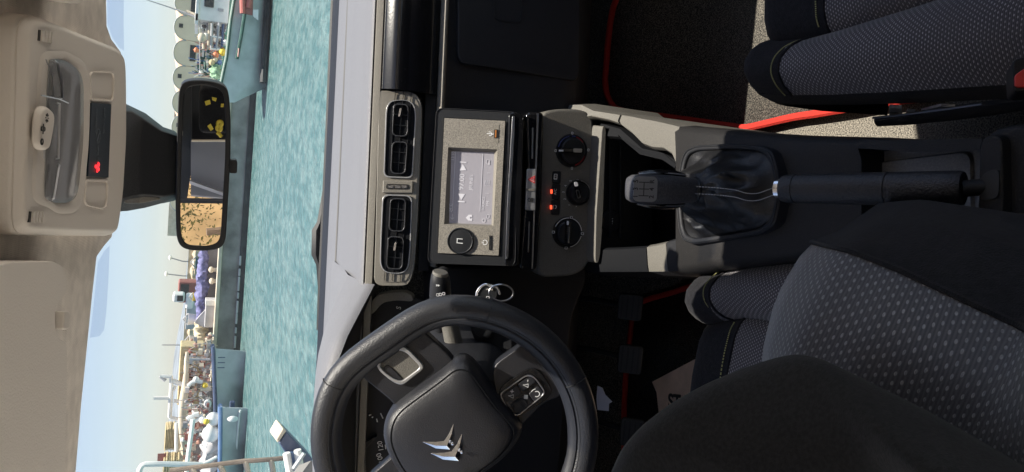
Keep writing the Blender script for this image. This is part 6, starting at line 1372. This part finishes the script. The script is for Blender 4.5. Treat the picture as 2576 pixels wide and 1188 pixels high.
Mesh().loft([[p for p in pc], [p+V((0.0, 0.22, 0.03)) for p in pc]]).build('stem_cap', 'cream', bb, bevel=0.012)
bq = [E(*zz(zD, *q), 5.83) for q in ((484, 548), (900, 985), (800, 1300), (470, 900), (362, 735))]
Mesh().loft([bq, [p+V((0, 0.20, 0.02)) for p in bq]]).build('stem_post', 'bluep', bb, bevel=0.012)
bq = [E(*zz(zD, *q), 5.79) for q in ((470, 890), (640, 880), (720, 920), (700, 1300), (480, 1300))]
Mesh().loft([bq, [p+V((0, 0.03, 0)) for p in bq]]).build('stem_board', 'midblue', bb)
for a, b in (((480, 890), (545, 1250)), ((655, 840), (715, 1250))): Mesh().tube([E(*zz(zD, *a), 5.75), E(*zz(zD, *b), 5.75)], 0.028, 8).build('rope', 'white', bb)
Mesh().tube([E(*zz(zD, 760, 890), 5.72), E(*zz(zD, 590, 1135), 5.72)], 0.018, 6).build('rope', 'hullblue', bb)
# things behind the car that the mirror shows: sunlit wall and tree
M['quartertrim'] = mat('quarter trim', (0.12, 0.12, 0.13), 0.6)
M['sunwall'] = mat('sunlit wall render', (0.50, 0.33, 0.15), 0.9, var=0.35, vscale=1.0)
M['leaf'] = mat('leaves', (0.09, 0.08, 0.02), 0.8, var=0.4, vscale=4); M['bark'] = mat('bark', (0.16, 0.11, 0.07), 0.9)
msh = Mesh(); gp_ = [MF.p(a, b, 0.0018) for a, b in shrink(mo, 0.005)]
mg = Mesh().add(gp_, [tuple(range(len(gp_)))]).build('mirror_glass', 'mirror', mir, smooth=False)

def mray(x, y, X=None, Y=None, D=None):
    """where the mirror sends the line of sight through (x, y)"""
    a, b = MF.px(x, y, 0.0018); P = MF.p(a, b, 0.0018); i_ = (P-CAMP).normalized(); o_ = i_-MF.n*2*i_.dot(MF.n)
    k = (X-P.x)/o_.x if X is not None else (Y-P.y)/o_.y if Y is not None else D
    return P+o_*k
def refl(pts, off, **k): return [mray(x, y, **k)+off for x, y in pts]
# trim of the rear quarter, and what stands outside the rear left window
def slab(nm, pts, th_, mt, par, **k):
    P = [mray(x, y, **k) for x, y in pts]; return Mesh().loft([P, [p+V(th_) for p in P]]).build(nm, mt, par)
slab('quarter_trim', [(480, 352), (583, 352), (583, 500), (480, 490)], (-0.02, -0.03, 0), 'quartertrim', body, Y=-0.9)
slab('trim_bead', [(482, 351), (583, 351), (583, 354.5), (482, 354.5)], (0, 0.01, 0), 'cream', body, Y=-0.88)
slab('trim_fold', [(478, 452), (583, 490), (583, 497), (478, 460)], (0, 0.012, 0), 'tarp', body, Y=-0.88)
slab('window_frame', [(440, 498), (583, 500), (583, 507), (440, 505)], (0, 0.02, 0), 'softblack', body, Y=-0.86)
slab('rear_header_trim', [(436, 190), (482, 190), (482, 352), (480, 440), (470, 505), (436, 520)], (0, -0.03, 0), 'softblack', body, Y=-0.92)
slab('rear_shelf_trim', [(480, 180), (592, 180), (592, 353), (480, 353)], (0, -0.03, 0), 'softblack', body, Y=-1.0)
bag = thing('bag_stand_in', 'made-up black bag with yellow print, standing in for printed clothing in the mirror', 'bag_stand_in', mray(540, 290, Y=-0.6))
P = [mray(x, y, Y=-0.62) for x, y in ((500, 225), (586, 225), (586, 340), (500, 340))]; Mesh().loft([P, [p+V((0, -0.12, 0)) for p in P]]).build('bag_body', 'fabric', bag, bevel=0.02, bseg=3)  # made-up bag in place of the dark printed clothing the mirror reflects
M['yellowink'] = mat('yellow print', (0.55, 0.42, 0.04), 0.7)
for q_ in ([(515, 256), (528, 252), (530, 262), (518, 266)], [(533, 245), (545, 248), (543, 256), (534, 252)], [(556, 262), (563, 262), (562, 270), (555, 270)], [(522, 318), (530, 312), (537, 325), (530, 330)]):
    P = [mray(x, y, Y=-0.615) for x, y in q_]; Mesh().loft([P, [p+V((0, -0.004, 0)) for p in P]]).build('print_patch', 'yellowink', bag)
for cx_, cy_ in ((553, 311), (551, 323)): 
    P = [mray(cx_+5*math.cos(t_*math.pi/6), cy_+5.5*math.sin(t_*math.pi/6), Y=-0.614) for t_ in range(12)]; Mesh().tube(P, 0.006, 6, True).build('print_ring', 'yellowink', bag)
P = [mray(x, y, Y=-0.614) for x, y in ((546, 333), (552, 338), (557, 344))]; Mesh().tube(P, 0.006, 6).build('print_stroke', 'yellowink', bag)
c = mray(520, 560, D=16); hw = thing('stone_building', 'sunlit cream building behind the car, glimpsed in the mirror', 'building', V((c.x, c.y, -0.3)))
ax_ = (mray(520, 600, D=16)-mray(520, 520, D=16)); ax_.z = 0; ax_.normalize(); ay_ = V((0, 0, 1)).cross(ax_)
Mesh().box((c.x, c.y, 2.2), (9, 4, 5), axes=(ax_, ay_, V((0, 0, 1)))).build('wall', 'sunwall', hw)
d_ = (CAMP-c); d_.z = 0; d_.normalize()
for k in (-1, 1): Mesh().box(V((c.x, c.y, 1.2))+d_*2.02+ax_*k*2.4, (0.9, 0.15, 1.2), axes=(ax_, ay_, V((0, 0, 1)))).build('window', 'darkwin', hw)
tb = mray(520, 575, D=10); tree = thing('olive_tree', 'small dry leafed tree in front of the cream building behind the car', 'tree', V((tb.x, tb.y, -0.3)))
Mesh().tube([V((tb.x, tb.y, -0.3)), V((tb.x+0.05, tb.y, 0.3)), V((tb.x, tb.y+0.1, tb.z))], [0.10, 0.08, 0.05], 8).build('trunk', 'bark', tree)
ms = Mesh()
for i in range(1100):
    u = V((random.gauss(0, 1), random.gauss(0, 1), random.gauss(0, 1))).normalized()*random.uniform(0.3, 1)**0.5; p = V((tb.x, tb.y, tb.z))+V((u.x*1.0, u.y*1.0, u.z*0.6)); s_ = random.uniform(0.02, 0.045); v1 = V((random.gauss(0, 1), random.gauss(0, 1), random.gauss(0, 1))).normalized()*s_; v2 = v1.orthogonal().normalized()*s_*0.5
    ms.add([p-v1, p+v2, p+v1, p-v2], [(0, 1, 2, 3)])
o = ms.build('crown', 'leaf', tree, smooth=False)
